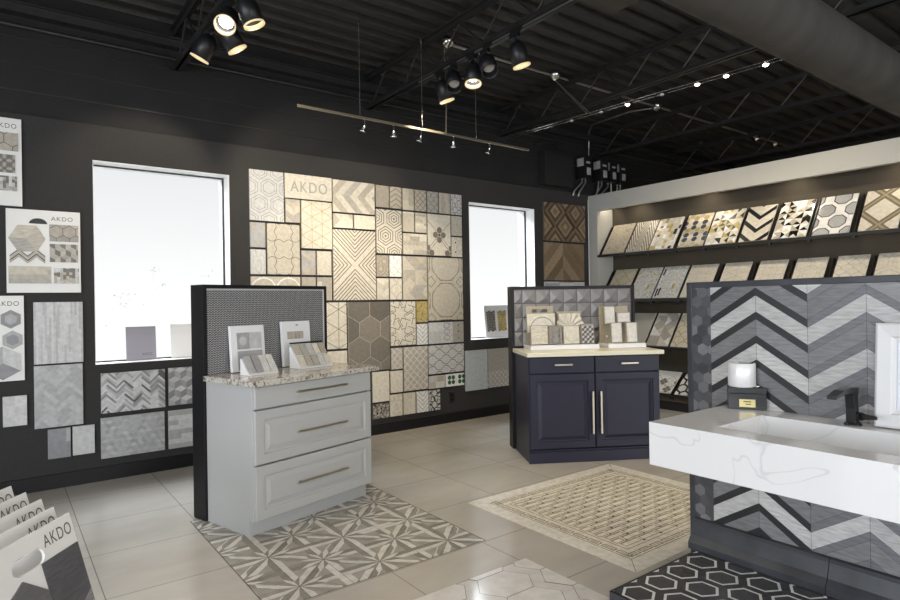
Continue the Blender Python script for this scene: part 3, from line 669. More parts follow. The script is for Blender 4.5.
for i in range(4):
    for k in range(4):
        x0, x1 = .02 + i * .055, .02 + (i + 1) * .055; ya, yb = (H - .41, H - .36) if i % 2 == 0 else (H - .36, H - .41); e = k * .016
        b.face([(x0, ya + e, .005), (x1, yb + e, .005), (x1, yb + e + .012, .005), (x0, ya + e + .012, .005)], M['tile'], K[('sand', 'line', 'beige', 'taupe')[k]])
b.build('tile_sample', parent=o)
sample(o, p_hexfill, dict(r=.05, cols=('sand', 'greige'), gap='line', g=.05), .27, H - .235, .19, .13)
sample(o, p_cube, dict(r=.04, cols=('sand', 'greige', 'taupe')), .27, H - .395, .185, .14)
sample(o, p_strip, dict(w=.035, cols=('sand', 'beige', 'greige'), vert=False), .012, .07, .265, .13)
sample(o, p_strip, dict(w=.02, cols=('sand', 'taupe', 'lgrey'), vert=True, ln=.03), .295, .07, .165, .12)
o, W, H = disp_card(-.320, .146, 2.168, 2.823, 'white AKDO sample board at the top left corner with grey interlaced mosaics')
card_text(o, W, H, .3, .05, .03)
sample(o, p_hexfill, dict(r=.06, cols=('greige', 'sand'), gap='line', g=.05), .255, H - .245, .19, .135, 'greige')
sample(o, p_lattice, dict(s=.06, circ=True, col='line', w=.005), .27, H - .41, .155, .135, 'greige')
sample(o, p_strip, dict(w=.018, cols=('greige', 'taupe', 'lgrey'), ln=.03), .26, H - .545, .175, .11, 'greige')
o, W, H = disp_card(-.320, .146, .858, 1.494, 'white AKDO sample board at the left edge with grey hexagons and a cube')
card_text(o, W, H, .3, .05, .03)
def hexs(x, y, r, cs, cube=False):
    b = MB(); h = [(x + r * math.cos(PI / 2 + k * PI / 3), y + r * math.sin(PI / 2 + k * PI / 3)) for k in range(6)]; b.prism(h, 0, .005, M['tile'], K[cs[0]])
    if cube:
        for k in range(3): b.face([(a, c, .0056) for a, c in ((x, y), h[2 * k], h[(2 * k + 1) % 6], h[(2 * k + 2) % 6])], M['tile'], K[cs[k]])
    else:
        h2 = [(x + (a - x) * .6, y + (c - y) * .6) for a, c in h]; b.face([(a, c, .0056) for a, c in h2], M['tile'], K[cs[1]])
    b.build('tile_sample', parent=o)
hexs(.385, H - .175, .07, ('mgrey', 'grey')); hexs(.395, H - .33, .07, ('grey', 'mgrey')); hexs(.335, H - .50, .125, ('grey', 'mgrey', 'lgrey'), True); hexs(.2, H - .3, .08, ('grey', 'lgrey'))
# wall socket
t = root('wall_socket', (4.185, YB, .29)); tag(t, 'black power outlet low on the dark wall under the green-leaf panel', 'outlet')
MB().box(-.036, .036, -.008, 0, -.06, .06, M['black']).build('cover_plate', parent=t, bevel=.002)
for z in (-.026, .026): MB().box(-.018, .018, -.012, -.008, z - .016, z + .016, M['frame']).build('receptacle', parent=t)
# boards standing on the window sills
def sill_board(x, z, w, h, label, lt=True, y=YB + .14, col='film'):
    t = root('sample_card', (x, y, z)); t.rotation_euler = (R(-6), 0, 0); tag(t, label, 'sample card', 'sample cards on the window sills')
    MB().box(0, w, 0, .008, 0, h, M[col]).build('card', parent=t)
    return t
t = sill_board(.855, .942, .232, .285, 'grey backlit sample card standing on the left window sill, left one')
text('lettering', 'AKDO', .035, M['text_grey'], t, .12, .035, .001, .08, Matrix.Rotation(PI / 2, 4, 'X'))
sill_board(1.208, .942, .235, .295, 'pale grey sample card half hidden behind the herringbone wall end', col='white_paint')
t = sill_board(4.845, .942, .41, .40, 'pale sample card with two olive patches on the right window sill', col='plain')
for x in (.03, .215):
    b = MB()
    for i in range(4):
        for j in range(8): b.box(x + i * .036, x + i * .036 + .033, -.003, 0, .07 + j * .032 + (i % 2) * .012, .07 + j * .032 + .029 + (i % 2) * .012, M['tile'], jit(K['gold' if x > .1 else 'taupe'], .3))
    b.build('tile_sample', parent=t)
# twigs outside the left window
b = MB(); random.seed(11)
for cx, cz in ((.93, 1.50), (.98, 1.42), (1.29, 1.60), (1.22, 1.76), (1.75, 1.72), (1.76, 1.60), (1.70, 1.45), (.86, 1.20)):
    b.tube([(cx, 6.505, -.1), (cx, 6.505, cz + .03)], .0006, M['white_paint'], 4)
    for _ in range(9 if cx != .86 else 2):
        x, z = cx + random.gauss(0, .045), cz + random.gauss(0, .022); s = random.uniform(.004, .010); b.tube([(cx, 6.505, z - .02), (x, 6.5, z)], .0005, M['white_paint'], 3)
        b.idx([(x - s, 6.5, z), (x, 6.49, z - s * .4), (x + s, 6.5, z), (x, 6.5, z + s * .4)], [(0, 1, 2, 3)], M['leaf'])
o = b.build('tree_leaves'); tag(o, 'few faint grey leaves outdoors seen through the bright left window', 'leaves', kind='stuff')

# ------------------------------------------------------------------ floor mosaics (inlaid, a hair above the floor tiles)
random.seed(5)
def floor_inlay(name, x0, x1, y0, y1, base, fn, kw, label, m='rug_tile', cat='floor mosaic'):
    b = board_mesh(x1 - x0, y1 - y0, .0012, base, fn, kw, m, step=.0003)
    o = b.build(name, mx=Matrix.Translation((x0, y0, .0016))); return tag(o, label, cat)
def p_pinwheel(p):
    s, t = .228, .2165; ox, oy = .424 + .004, .36
    p.rect(0, p.W, 0, p.H, (.30, .285, .25))
    p.lay += 1; w = .036; nodes = []
    for i in range(-3, 6):
        for j in range(-3, 9):
            if (i + j) % 2 == 0: nodes.append((ox + i * s, oy + j * t))
    for cx, cy in nodes:
        for k in range(8):
            a = k * PI / 4 + R(0); L = .37 if k % 2 == 0 else .24
            c, sn = math.cos(a), math.sin(a); T = lambda x, y: (cx + c * x - sn * y, cy + sn * x + c * y)
            wh = (.56, .545, .50); gr = (.235, .22, .19)
            p.poly([T(0, 0), T(L, 0), T(L - w, w), T(2.4 * w, w)], jit(wh, .06))
            p.poly([T(0, 0), T(2.4 * w, -w), T(L - 1.6 * w, -w), T(L, 0)], jit(gr, .2))
    p.lay += 1; p.path([(.003, .003), (p.W - .003, .003), (p.W - .003, p.H - .003), (.003, p.H - .003)], .006, (.10, .09, .08), True)
    for cx, cy in nodes:
        for k in range(8):
            a = k * PI / 4; p.line((cx, cy), (cx + .2 * math.cos(a), cy + .2 * math.sin(a)), .003, (.12, .11, .095))
floor_inlay('floor_mosaic', .97, 2.255, 2.69, 4.13, 'greige', p_pinwheel, {}, 'pinwheel star floor mosaic in white and taupe strips in front of the grey cabinet')
def p_carpet(p):
    W, H = p.W, p.H; cr = (.72, .67, .55); ln = (.13, .11, .07); md = (.46, .41, .31)
    p.rect(0, W, 0, H, (.70, .67, .59))
    p.lay += 1
    for a, b in (((0, 0), (.12, .12)), ((W, 0), (W - .12, .12)), ((0, H), (.12, H - .12)), ((W, H), (W - .12, H - .12))): p.line(a, b, .003, ln)
    e = .11; p.rect(e, W - e, e, H - e, cr)
    p.lay += 1
    for k in range(2): d = e + (.003, .095)[k]; p.path([(d, d), (W - d, d), (W - d, H - d), (d, H - d)], .0045, ln, True)
    def chain(x0, y0, dx, dy, n):
        for i in range(n):
            cx, cy = x0 + dx * (i + .5), y0 + dy * (i + .5); l = .042
            p.path([(cx - (l if dx else .016), cy - (l if dy else .016)), (cx + (l if dx else -.016), cy + (-.016 if dx else l)), (cx + (l if dx else .016), cy + (.016 if dx else l)), (cx - (l if dx else -.016), cy + (.016 if dx else -l))], .006, ln, True)
            p.rect(cx - (l * .7 if dx else .006), cx + (l * .7 if dx else .006), cy - (l * .7 if dy else .006), cy + (l * .7 if dy else .006), md)
    m = e + .038; n = int((W - 2 * e) / .105); nn = int((H - 2 * e) / .105)
    chain(e + .02, m, .105, 0, n); chain(e + .02, H - m, .105, 0, n); chain(m, e + .02, 0, .105, nn); chain(W - m, e + .02, 0, .105, nn)
    q = e + .115; p.lay += 1; lx, ly = .165, .058
    j = 0; y = q
    while y < H - q:
        i = -1
        while True:
            x = q + i * lx + (j % 2) * lx / 2
            if x > W - q: break
            a, b_, c, d = max(q, x + .012), min(W - q, x + lx - .012), y + .010, min(H - q, y + ly - .010)
            if b_ - a > .02 and d > c:
                p.rect(a, b_, c, d, jit((.74, .69, .56), .08)); p.path([(a, c), (b_, c), (b_, d), (a, d)], .0045, ln, True)
                p.path([(a - .004, y + ly - .003), (b_ + .004, y + ly - .003)], .008, md)
            if q < x < W - q - .01: p.ngon(x, y + .004, .0105, 6, 0, ln)
            i += 1
        y += ly; j += 1
floor_inlay('floor_mosaic', 2.58, 4.12, 1.89, 3.27, 'cream', p_carpet, {}, 'cream carpet-like floor mosaic with chain border in front of the navy cabinet')
def p_longhex(p):
    p.rect(0, p.W, 0, p.H, (.16, .15, .13)); p.lay += 1; p.rect(.004, p.W - .004, .004, p.H - .004, (.57, .555, .53)); p.lay += 1; a, h, t = .165, .11, .075
    for i in range(-1, 6):
        for j in range(-1, 10):
            cx, cy = i * (a + .165) + .02, j * 2 * h + (i % 2) * h + .04
            pts = [(cx - a - 0, cy), (cx - a + t, cy - h), (cx + a - t, cy - h), (cx + a, cy), (cx + a - t, cy + h), (cx - a + t, cy + h)]
            p.poly([(cx + (x - cx) * .99, cy + (y - cy) * .99) for x, y in pts], (.16, .15, .13)); p.lay += 1; p.poly([(cx + (x - cx) * .97, cy + (y - cy) * .97) for x, y in pts], jit((.60, .585, .56), .10)); p.lay -= 1
            if (i + j) % 2 == 0:
                p.line((cx - a, cy), (cx - a + t, cy - h), .004, (.1, .09, .08))
floor_inlay('floor_mosaic', .97, 2.262, .75, 2.368, 'lgrey', p_longhex, {}, 'polished marble hexagon floor mosaic at the bottom centre of the photo', 'gloss_tile')

# ------------------------------------------------------------------ display wall and grey cabinet
def panel_front(mb, x0, x1, z0, z1, y, rings, m):
    """closed slab whose face (towards -y) steps through inset/depth rings"""
    rg = []
    for ins, d in rings: rg.append([(x0 + ins, y - d, z0 + ins), (x1 - ins, y - d, z0 + ins), (x1 - ins, y - d, z1 - ins), (x0 + ins, y - d, z1 - ins)])
    mb.ring_loft(rg, m)
RAISED = [(0, 0), (0, .016), (.003, .019), (.058, .019), (.062, .010), (.072, .009), (.098, .017), (.102, .018)]
FLAT = [(0, 0), (0, .016), (.003, .019), (.010, .019)]
def bar_handle(parent, x0, x1, z, y, m='nickel', vert=False, r=.006):
    h = root('handle'); h.parent = parent; b = MB(); st = .03
    if vert:
        b.box(x0 - r, x0 + r, y - st - r, y - st + r, z[0], z[1], M[m]); ends = ((x0, z[0] + .03), (x0, z[1] - .03))
    else:
        b.box(x0, x1, y - st - r, y - st + r, z - r, z + r, M[m]); ends = ((x0 + .035, z), (x1 - .035, z))
    for x, zz in ends: b.tube([(x, y + .001, zz), (x, y - st, zz)], .005, M[m], 8)
    bpy.data.objects.remove(h); return b.build('handle', parent=parent, bevel=.0015)
O1 = (1.203, 3.552); A1 = R(15.2)
t = root('display_wall', (O1[0], O1[1], 0), A1); tag(t, 'freestanding black framed display wall with tiny black and white herringbone mosaic behind the grey cabinet', 'display wall')
PW, PH, v0, v1 = 1.03, 1.535, .533, .675; u0 = -.012
b = MB(); b.box(u0, u0 + PW, v0 + .012, v1, 0, PH - .02, M['frame']); b.build('wall_core', parent=t)
b = MB(); b.box(u0 - .002, u0 + .028, v0, v1 + .004, 0, PH, M['frame']); b.box(u0 + PW - .024, u0 + PW + .002, v0, v1 + .004, 0, PH, M['frame']); b.box(u0 + .028, u0 + PW - .024, v0, v1 + .004, PH - .026, PH, M['frame']); b.build('black_frame', parent=t, bevel=.002)
def p_chain(p):
    p.rect(0, p.W, 0, p.H, (.48, .48, .48)); p.lay += 1; cw, ph, th = .0112, .0150, .0102
    for i in range(int(p.W / cw)):
        up = i % 2
        for k in range(-1, int(p.H / ph) + 1):
            y = k * ph; ya, yb = (y, y + .010) if up else (y + .010, y); x0 = i * cw + .0009; x1 = (i + 1) * cw - .0009
            p.poly([(x0, ya), (x1, yb), (x1, yb + th), (x0, ya + th)], (.016, .016, .018))
b = board_mesh(PW - .052, .60, .004, 'black', p_chain, {}, 'plain'); b.build('herringbone_mosaic', parent=t, mx=frame_mx((u0 + .028, v0 + .006, PH - .026 - .60), (1, 0, 0), (0, 0, 1)))
b = MB(); zt = PH - .026; b.box(u0 + .028, u0 + PW - .024, v0 + .001, v0 + .006, zt - .010, zt, M['plain'], (.5, .5, .5)); b.box(u0 + PW - .034, u0 + PW - .024, v0 + .001, v0 + .006, .95, zt - .01, M['plain'], (.5, .5, .5)); b.build('pale_edge_trim', parent=t)

t = root('base_cabinet', (O1[0], O1[1], 0), A1); tag(t, 'light grey three-drawer base cabinet with long nickel bar handles', 'cabinet')
cw, cd = .968, .528; m = M['cab_grey']
b = MB(); b.box(.018, cw - .018, .05, cd, .10, .908, m); b.box(0, .018, .022, cd, .10, .908, m); b.box(cw - .018, cw, .022, cd, .10, .908, m); b.box(.018, cw - .018, .022, .05, .10, .103, m); b.box(.0, .02, .072, cd, 0, .10, m); b.box(cw - .02, cw, .072, cd, 0, .1, m); b.box(.02, cw - .02, .072, .092, 0, .10, m); b.build('body', parent=t, bevel=.002)
for z0, z1, rg, hz in ((.772, .902, FLAT, .845), (.438, .762, RAISED, .592), (.104, .428, RAISED, .272)):
    b = MB(); panel_front(b, .006, cw - .006, z0, z1, .021, rg, m); d = b.build('drawer', parent=t)
    bar_handle(d, .295, .712, hz, .003, r=.0065)
b = MB(); b.box(-.022, cw + .055, -.03, cd - .001, .909, .944, M['granite']); o = b.build('countertop', mx=Matrix.Translation((O1[0], O1[1], 0)) @ Matrix.Rotation(A1, 4, 'Z'), bevel=.004)
tag(o, 'speckled beige and grey granite countertop on the grey cabinet', 'countertop')
MX1 = Matrix.Translation((O1[0], O1[1], 0)) @ Matrix.Rotation(A1, 4, 'Z')
def at(MX, u, v, z, rz=0): return MX @ Matrix.Translation((u, v, z)) @ Matrix.Rotation(R(rz), 4, 'Z')
# two white framed sample boards leaning on the herringbone
def lean_board(u, w, h, vb, T, label, hole=False):
    tilt = math.atan2(v0 - vb - T - .003, h)
    t = root('sample_board', mx=at(MX1, u, vb, .949) @ Matrix.Rotation(-tilt, 4, 'X')); tag(t, label, 'sample board', 'white boards on the granite top')
    MB().box(0, w, 0, T, 0, h, M['white_paint']).build('board', parent=t, bevel=.003); return t
t = lean_board(.160, .262, .310, .478, .026, 'thick white sample board with grey tile squares, left one on the granite top')
for x0, x1, z0, z1, c in ((.045, .135, .15, .262, 'grey'), (.137, .235, .15, .262, 'lgrey'), (.045, .235, .01, .138, 'grey')):
    b = MB(); b.box(x0, x1, -.005, 0, z0, z1, M['tile'], K[c]); b.build('tile_sample', parent=t)
b = MB(); b.ring_loft([[(.09 + .03 * math.cos(k * PI / 8), -.0055 - .0004 * r, .206 + .03 * math.sin(k * PI / 8)) for k in range(16)] for r in (0, 1)], M['tile'], K['lgrey']); b.build('round_inlay', parent=t)
t = lean_board(.572, .255, .325, .482, .022, 'thin white sample board with an olive tile sample, right one on the granite top')
for x0, x1, z0, z1, c in ((.045, .19, .195, .25, 'sand'), (.05, .10, .02, .10, 'greige')):
    b = MB()
    for i in range(4):
        a = x0 + (x1 - x0) * i / 4; b.box(a, a + (x1 - x0) / 4 - .003, -.005, 0, z0, z1, M['tile'], jit(K[c], .2))
    b.build('tile_sample', parent=t)
MB().box(.125, .145, -.0015, 0, .292, .30, M['text_grey']).build('hanging_slot', parent=t)
def chip_rack(u, v, n, w, h, label, cols, back=.10, rows=1, lid=False, rz=0):
    t = root('chip_display', mx=at(MX1, u, v, .945, rz)); tag(t, label, 'sample stand', 'tile chip stands on the granite top')
    W = n * w; b = MB(); b.ring_loft([[(x, 0, 0), (x, back, 0), (x, back, h * .95), (x, back - .012, h * .95), (x, .012, .012), (x, 0, .012)] for x in (0, W)], M['white_paint']); b.build('stand', parent=t)
    for i in range(n):
        for k in range(rows):
            a0, a1 = k / rows, (k + 1) / rows - .04; y = lambda s: .002 + s * (back - .018); z = lambda s: .014 + s * h
            q = [(i * w + .003, y(a0), z(a0)), ((i + 1) * w - .003, y(a0), z(a0)), ((i + 1) * w - .003, y(a1), z(a1)), (i * w + .003, y(a1), z(a1))]
            q2 = [(a, b_ - .006, c) for a, b_, c in q]; b = MB(); b.ring_loft([q, q2], M['tile'], jit(K[cols[(i + k) % len(cols)]], .08)); b.build('tile_chip', parent=t)
    if lid: MB().box(0, W, back - .02, back, h + .012, h + .022, M['black']).build('top_strip', parent=t)
    return t
chip_rack(.135, .25, 4, .055, .110, 'small stand of slanted marble chips in front of the thick white board', ('grey', 'mgrey', 'lgrey', 'lgrey'))
chip_rack(.56, .27, 5, .056, .158, 'taller stand of two-row marble chips with a dark top strip', ('cream', 'sand', 'greige', 'lgrey'), back=.13, rows=2, lid=True)

# ------------------------------------------------------------------ display wall and navy cabinet
O2 = (3.597, 3.689); A2 = R(-30.4); MX2 = Matrix.Translation((O2[0], O2[1], 0)) @ Matrix.Rotation(A2, 4, 'Z')
t = root('display_wall', (O2[0], O2[1], 0), A2); tag(t, 'freestanding black framed display wall with grey pyramid relief tiles behind the navy cabinet', 'display wall')
PW, PH, v0, v1 = 1.215, 1.530, .556, .70; u0 = -.022
b = MB(); b.box(u0, u0 + PW, v0 + .012, v1, 0, PH - .02, M['frame']); b.build('wall_core', parent=t)
b = MB(); b.box(u0 - .002, u0 + .030, v0, v1 + .004, 0, PH, M['frame']); b.box(u0 + PW - .018, u0 + PW + .002, v0, v1 + .004, 0, PH, M['frame']); b.box(u0 + .030, u0 + PW - .018, v0, v1 + .004, PH - .030, PH, M['frame']); b.build('black_frame', parent=t, bevel=.002)
b = MB(); s = .134; M['pyr'] = mat('grey_glazed_relief', (.20, .195, .195), .35); x = u0 + .030 - .055
for i in range(9):
    for j in range(4):
        x0, z1 = x + i * s, PH - .030 - j * s; xa, xb = max(x0 + .002, u0 + .030), min(x0 + s - .002, u0 + PW - .018); z0 = z1 - s + .004
        if xb - xa < .02: continue
        ax, az = xa + (xb - xa) * (.62, .4)[(i + j) % 2], z0 + (z1 - z0) * (.35, .62)[(i * 2 + j) % 2]; y0 = v0 + .008; ap = (ax, v0 - .016, az)
        q = [(xa, y0, z0), (xb, y0, z0), (xb, y0, z1), (xa, y0, z1)]
        for k in range(4): b.face([q[k], q[(k + 1) % 4], ap], M['pyr'])
b.box(u0 + .030, u0 + PW - .018, v0 + .008, v0 + .012, PH - .6, PH - .03, M['frame']); b.build('pyramid_tiles', parent=t)
t = root('base_cabinet', (O2[0], O2[1], 0), A2); tag(t, 'dark navy base cabinet with two doors and two drawers in the centre right', 'cabinet')
cw, cd = 1.175, .552; m = M['navy']
b = MB(); b.box(.018, cw - .018, .05, cd, .0, .912, m); b.box(0, .018, .022, cd, 0, .912, m); b.box(cw - .018, cw, .022, cd, 0, .912, m); b.box(.018, cw - .018, .022, .05, 0, .11, m); b.box(-.004, cw + .004, .004, .022, .0, .095, m); b.build('body', parent=t, bevel=.003)
for x0, x1, hx in ((.008, .581, .30), (.590, cw - .008, .888)):
    b = MB(); panel_front(b, x0, x1, .770, .905, .021, FLAT, m); d = b.build('drawer', parent=t); bar_handle(d, hx - .078, hx + .078, .843, .003, 'nickel', r=.007)
    b = MB(); panel_front(b, x0, x1, .125, .760, .021, RAISED, m); d = b.build('door', parent=t); bar_handle(d, .555 if hx < .5 else .628, 0, (.245, .608), .003, 'nickel', True, .008)
b = MB(); b.box(-.015, cw + .03, -.02, cd, .9125, .948, M['cream_stone']); o = b.build('countertop', mx=MX2, bevel=.004)
tag(o, 'cream stone countertop on the navy cabinet', 'countertop')
# trays with relief tile samples
def tray(u, w, label):
    t = root('sample_tray', mx=at(MX2, u, .27, .949)); tag(t, label, 'tray', 'sample trays on the cream counter')
    b = MB(); b.box(0, w, 0, .272, 0, .035, M['white_gloss']); b.box(0, w, 0, .012, .035, .042, M['white_gloss']); b.build('tray_body', parent=t, bevel=.003); return t
tray(.090, .64, 'longer white tray of relief tile samples, left on the navy cabinet'); tray(.815, .36, 'shorter white tray of slim white tile samples, right on the navy cabinet')
def bkboard(u, w, h, v, label, hole, top=None, z=.985):
    t = root('sample_board', mx=at(MX2, u, v, z) @ Matrix.Rotation(R(-3), 4, 'X')); tag(t, label, 'sample board', 'khaki boards on the trays')
    b = MB(); mm = M['tile']; c = (.36, .31, .215)
    if hole:
        a, d = w * .22, w * .78; b.box(0, w, 0, .014, 0, h - .06, mm, c); b.box(0, a, 0, .014, h - .06, h - .028, mm, c); b.box(d, w, 0, .014, h - .06, h - .028, mm, c); b.box(0, w, 0, .014, h - .028, h, mm, c)
    else: b.box(0, w, 0, .014, 0, h, mm, c)
    b.build('backing_board', parent=t); return t
bkboard(.108, .262, .355, .487, 'khaki backing board with a handle slot behind the arc tile', True, z=.988)
bkboard(.400, .243, .305, .487, 'khaki backing board behind the fan tile', False)
t = bkboard(.815, .285, .345, .487, 'khaki board with pale tile strips on the right tray', False)
for x, z in ((.06, .20), (.06, .05), (.13, .31)): MB().box(x, x + .016, -.004, 0, z, z + .02, M['white_gloss']).build('tile_chip', parent=t)
CT = (.60, .565, .47)
def relief(u, w, z, h, v, label, build, col=CT, cat='tile sample', tilt=-6, back=(.26, .235, .18)):
    t = root('relief_tile', mx=at(MX2, u, v, z) @ Matrix.Rotation(R(tilt), 4, 'X')); tag(t, label, cat, 'relief tiles on the trays')
    MB().box(-.008, w + .008, 0, .010, -.004, h + .006, M['tile'], back).build('backing', parent=t)
    b = MB(); b.box(0, w, -.010, -.0002, 0, h, M['tile'], col); build(b, w, h); b.build('tile_face', parent=t); return t
def r_arc(b, w, h):
    n = 20; rr = .40 * w; cx, cz = w * .52, h * .18
    for k in range(n):
        a0, a1 = PI * k / n, PI * (k + 1) / n
        for r0, r1, d0, d1 in ((rr, rr * 1.08, .006, .018), (rr * 1.08, rr * 1.2, .018, .010), (0, rr, .004, .006)):
            b.face([(cx + r0 * math.cos(a0), -.010 - d0, cz + r0 * math.sin(a0)), (cx + r0 * math.cos(a1), -.010 - d0, cz + r0 * math.sin(a1)), (cx + r1 * math.cos(a1), -.010 - d1, cz + r1 * math.sin(a1)), (cx + r1 * math.cos(a0), -.010 - d1, cz + r1 * math.sin(a0))][::1 if r1 > 0 else -1], M['tile'], CT)
def r_fan(b, w, h):
    cx = w / 2; n = 12
    for k in range(n):
        a0, a1 = PI * (.08 + .84 * k / n), PI * (.08 + .84 * (k + 1) / n); d0, d1 = (.004, .024) if k % 2 else (.024, .004)
        r0, r1 = h * .12, h * .98
        b.face([(cx + r0 * math.cos(a1), -.012, r0 * math.sin(a1)), (cx + r0 * math.cos(a0), -.012, r0 * math.sin(a0)), (cx + r1 * 1.05 * math.cos(a0), -.010 - d0, r1 * math.sin(a0)), (cx + r1 * 1.05 * math.cos(a1), -.010 - d1, r1 * math.sin(a1))], M['tile'], CT)
def r_rib(b, w, h):
    for k in range(9): z = h * (k + .5) / 9; b.ring_loft([[(x, -.010, z - h / 20), (x, -.016, z), (x, -.010, z + h / 20)] for x in (.006, w - .006)], M['tile'], CT)
def r_circ(b, w, h):
    cx, cz = w / 2, h / 2; rr = [(.44, .0), (.42, .010), (.36, .008), (.0, .002)]; rg = [[(cx + r * w * math.cos(2 * PI * k / 24), -.0102 - d, cz + r * w * math.sin(2 * PI * k / 24)) for k in range(24)] for r, d in rr]
    b.ring_loft(rg, M['tile'], CT, False, False, True)
def r_arab(b, w, h):
    c = (.22, .205, .185)
    for k, (r, z) in enumerate(((.36, .78), (.30, .5), (.36, .2))):
        b.ring_loft([[(w / 2 + rr * w * math.cos(2 * PI * i / 16), -.0102 - d, h * z + rr * w * .9 * math.sin(2 * PI * i / 16)) for i in range(16)] for rr, d in ((r + .06, 0), (r, .010 + k * .001), (r * .6, .012 + k * .001))], M['tile'], c, False, True, True)
def r_weave(b, w, h):
    s = w / 5
    for i in range(5):
        for j in range(int(h / s)):
            x, z = i * s, j * s; c = ((.60, .58, .54), (.10, .09, .10))[(i + j) % 2]
            b.ring_loft([[(x, -.0102, z + s * .2), (x + s * .55, -.0102, z), (x + s, -.0102, z + s * .7), (x + s * .45, -.0102, z + s)], [(x + .004, -.020, z + s * .3), (x + s * .5, -.020, z + .004), (x + s * .9, -.020, z + s * .7), (x + s * .45, -.020, z + s * .9)]], M['tile'], c)
relief(.100, .262, 1.10, .172, .425, 'large cream tile with a raised half-circle arc, upper left on the long tray', r_arc)
relief(.402, .200, 1.14, .130, .425, 'cream fan-pleated tile, upper right on the long tray', r_fan)
relief(.118, .150, .996, .165, .350, 'cream finely ribbed tile, first in the front row of the long tray', r_rib)
relief(.288, .110, .996, .165, .345, 'grey arabesque relief tile, second in the front row of the long tray', r_arab, (.24, .225, .20))
relief(.424, .142, .996, .160, .350, 'cream square tile with a dished circle, third in the front row of the long tray', r_circ)
relief(.592, .114, .996, .172, .350, 'black and white woven relief tile at the right end of the long tray', r_weave, (.30, .28, .26))
def r_flat(b, w, h): b.ring_loft([[(.004, -.0102, .004), (w - .004, -.0102, .004), (w - .004, -.0102, h - .004), (.004, -.0102, h - .004)], [(.010, -.016, .010), (w - .01, -.016, .01), (w - .01, -.016, h - .01), (.01, -.016, h - .01)]], M['tile'], (.62, .60, .55))
relief(.850, .095, 1.165, .160, .44, 'upright slim pale tile, back left on the short tray', r_flat, (.58, .55, .49))
relief(.972, .120, 1.175, .09, .44, 'wide pale tile, back right on the short tray', r_flat, (.5, .48, .44))
relief(.878, .095, .996, .178, .345, 'upright pale tile, front left on the short tray', r_flat, (.58, .55, .49))
relief(1.025, .095, .996, .178, .345, 'upright pale tile, front right on the short tray', r_flat, (.58, .55, .49))

# ------------------------------------------------------------------ chevron display wall, moulding, platform
XP = 3.03
t = root('display_wall', (XP, 0, 0)); tag(t, 'freestanding display wall of grey and black wood-look chevron planks behind the sink', 'display wall')
yl, yr = 1.86, -.62
b = MB(); b.box(.012, .15, yr, yl, 0, 1.465, M['frame']); b.build('wall_core', parent=t)
M['slate'] = mat('slate_grey_trim_tile', (.033, .035, .041), .42, noise=(7, .35)); M['hexs'] = M['slate']
b = MB(); b.box(-.004, .155, yl - .030, yl, 0, 1.483, M['slate']); b.box(-.004, .155, yr, yr + .03, 0, 1.483, M['slate']); b.box(-.004, .155, yr + .03, yl - .030, 1.452, 1.483, M['slate']); b.build('slate_frame', parent=t, bevel=.003)
b = board_mesh(.106, 1.25, .010, (.022, .023, .027), p_hexfill, dict(r=.034, cols=('dgrey', 'dgrey', 'mgrey'), gap='dgrey', g=.03, a=.35), 'tile')
for i in range(len(b.c)): b.c[i] = tuple(c * .55 for c in b.c[i])
b.build('dark_hexagon_strip', parent=t, mx=frame_mx((.001, 1.83, .202), (0, -1, 0), (0, 0, 1)))
def p_bigchev(p):
    cw, slope, per, th = .24, .155, .12, .038
    for i in range(10):
        for k in range(-3, 14):
            up = (i % 2 == 0); zt = p.H - .009 - k * per         # top edge of dark strip at the peak
            a, c = (zt - slope, zt) if up else (zt, zt - slope); x0, x1 = i * cw + .0008, (i + 1) * cw - .0008
            dark = (.018, .018, .020) if i < 2 and not (i == 1 and k < -9) else ((.14, .142, .15) if i < 4 else (.18, .182, .19))
            p.poly([(x0, a), (x1, c), (x1, c - th + .0016), (x0, a - th + .0016)][::-1], jit(dark, .12))
            pl = ((.46, .455, .44), (.17, .17, .172))[k % 2] if i < 3 else ((.42, .42, .41), (.21, .21, .215))[k % 2]
            if i % 2 and k % 4 == 1: pl = (.20, .20, .205)
            p.poly([(x0, a - th), (x1, c - th), (x1, c - per + .0016), (x0, a - per + .0016)][::-1], jit(pl, .10))
b = board_mesh(1.724 + .59, 1.25, .010, (.03, .03, .03), p_bigchev, {}, 'wood_tile'); b.build('chevron_planks', parent=t, mx=frame_mx((.0005, 1.724, .202), (0, -1, 0), (0, 0, 1)))
b = MB(); prof = [(-.004, 0.051), (-.075, .051), (-.075, .085), (-.05, .12), (-.035, .165), (-.030, .185), (-.022, .200), (-.004, .205)]
b.ring_loft([[(x, y, z) for x, z in prof] for y in (yl - .03, 1.16)], M['slate']); b.ring_loft([[(x, y, z) for x, z in prof] for y in (1.157, .40)], M['slate']); b.ring_loft([[(x, y, z) for x, z in prof] for y in (.397, -.58)], M['slate']); b.build('base_moulding', parent=t)
t = root('tiled_platform', (2.24, 0, 0)); tag(t, 'low black platform with white outlined hexagon floor tiles below the sink', 'platform')
px1 = XP - .08 - 2.24; b = MB(); b.box(0, px1, -.6, 1.79, 0, .0475, M['slate']); b.box(px1, px1 + .07, -.6, 1.79, 0, .0475, M['slate']); b.build('platform_body', parent=t)
def p_ringhex(p):
    dx, dy = .176, .155; p.rect(0, p.W, 0, p.H, (.05, .05, .053)); p.lay += 1
    for j in range(-1, 17):
        for i in range(-1, 6):
            cx, cy = i * dx + (j % 2) * dx / 2 + .07, p.H - .09 - j * dy; p.ring(cx, cy, .074, 6, PI / 2, .0120, (.68, .68, .67)); 
            p.ngon(cx, cy, .066, 6, PI / 2, jit((.060, .060, .062), .2))
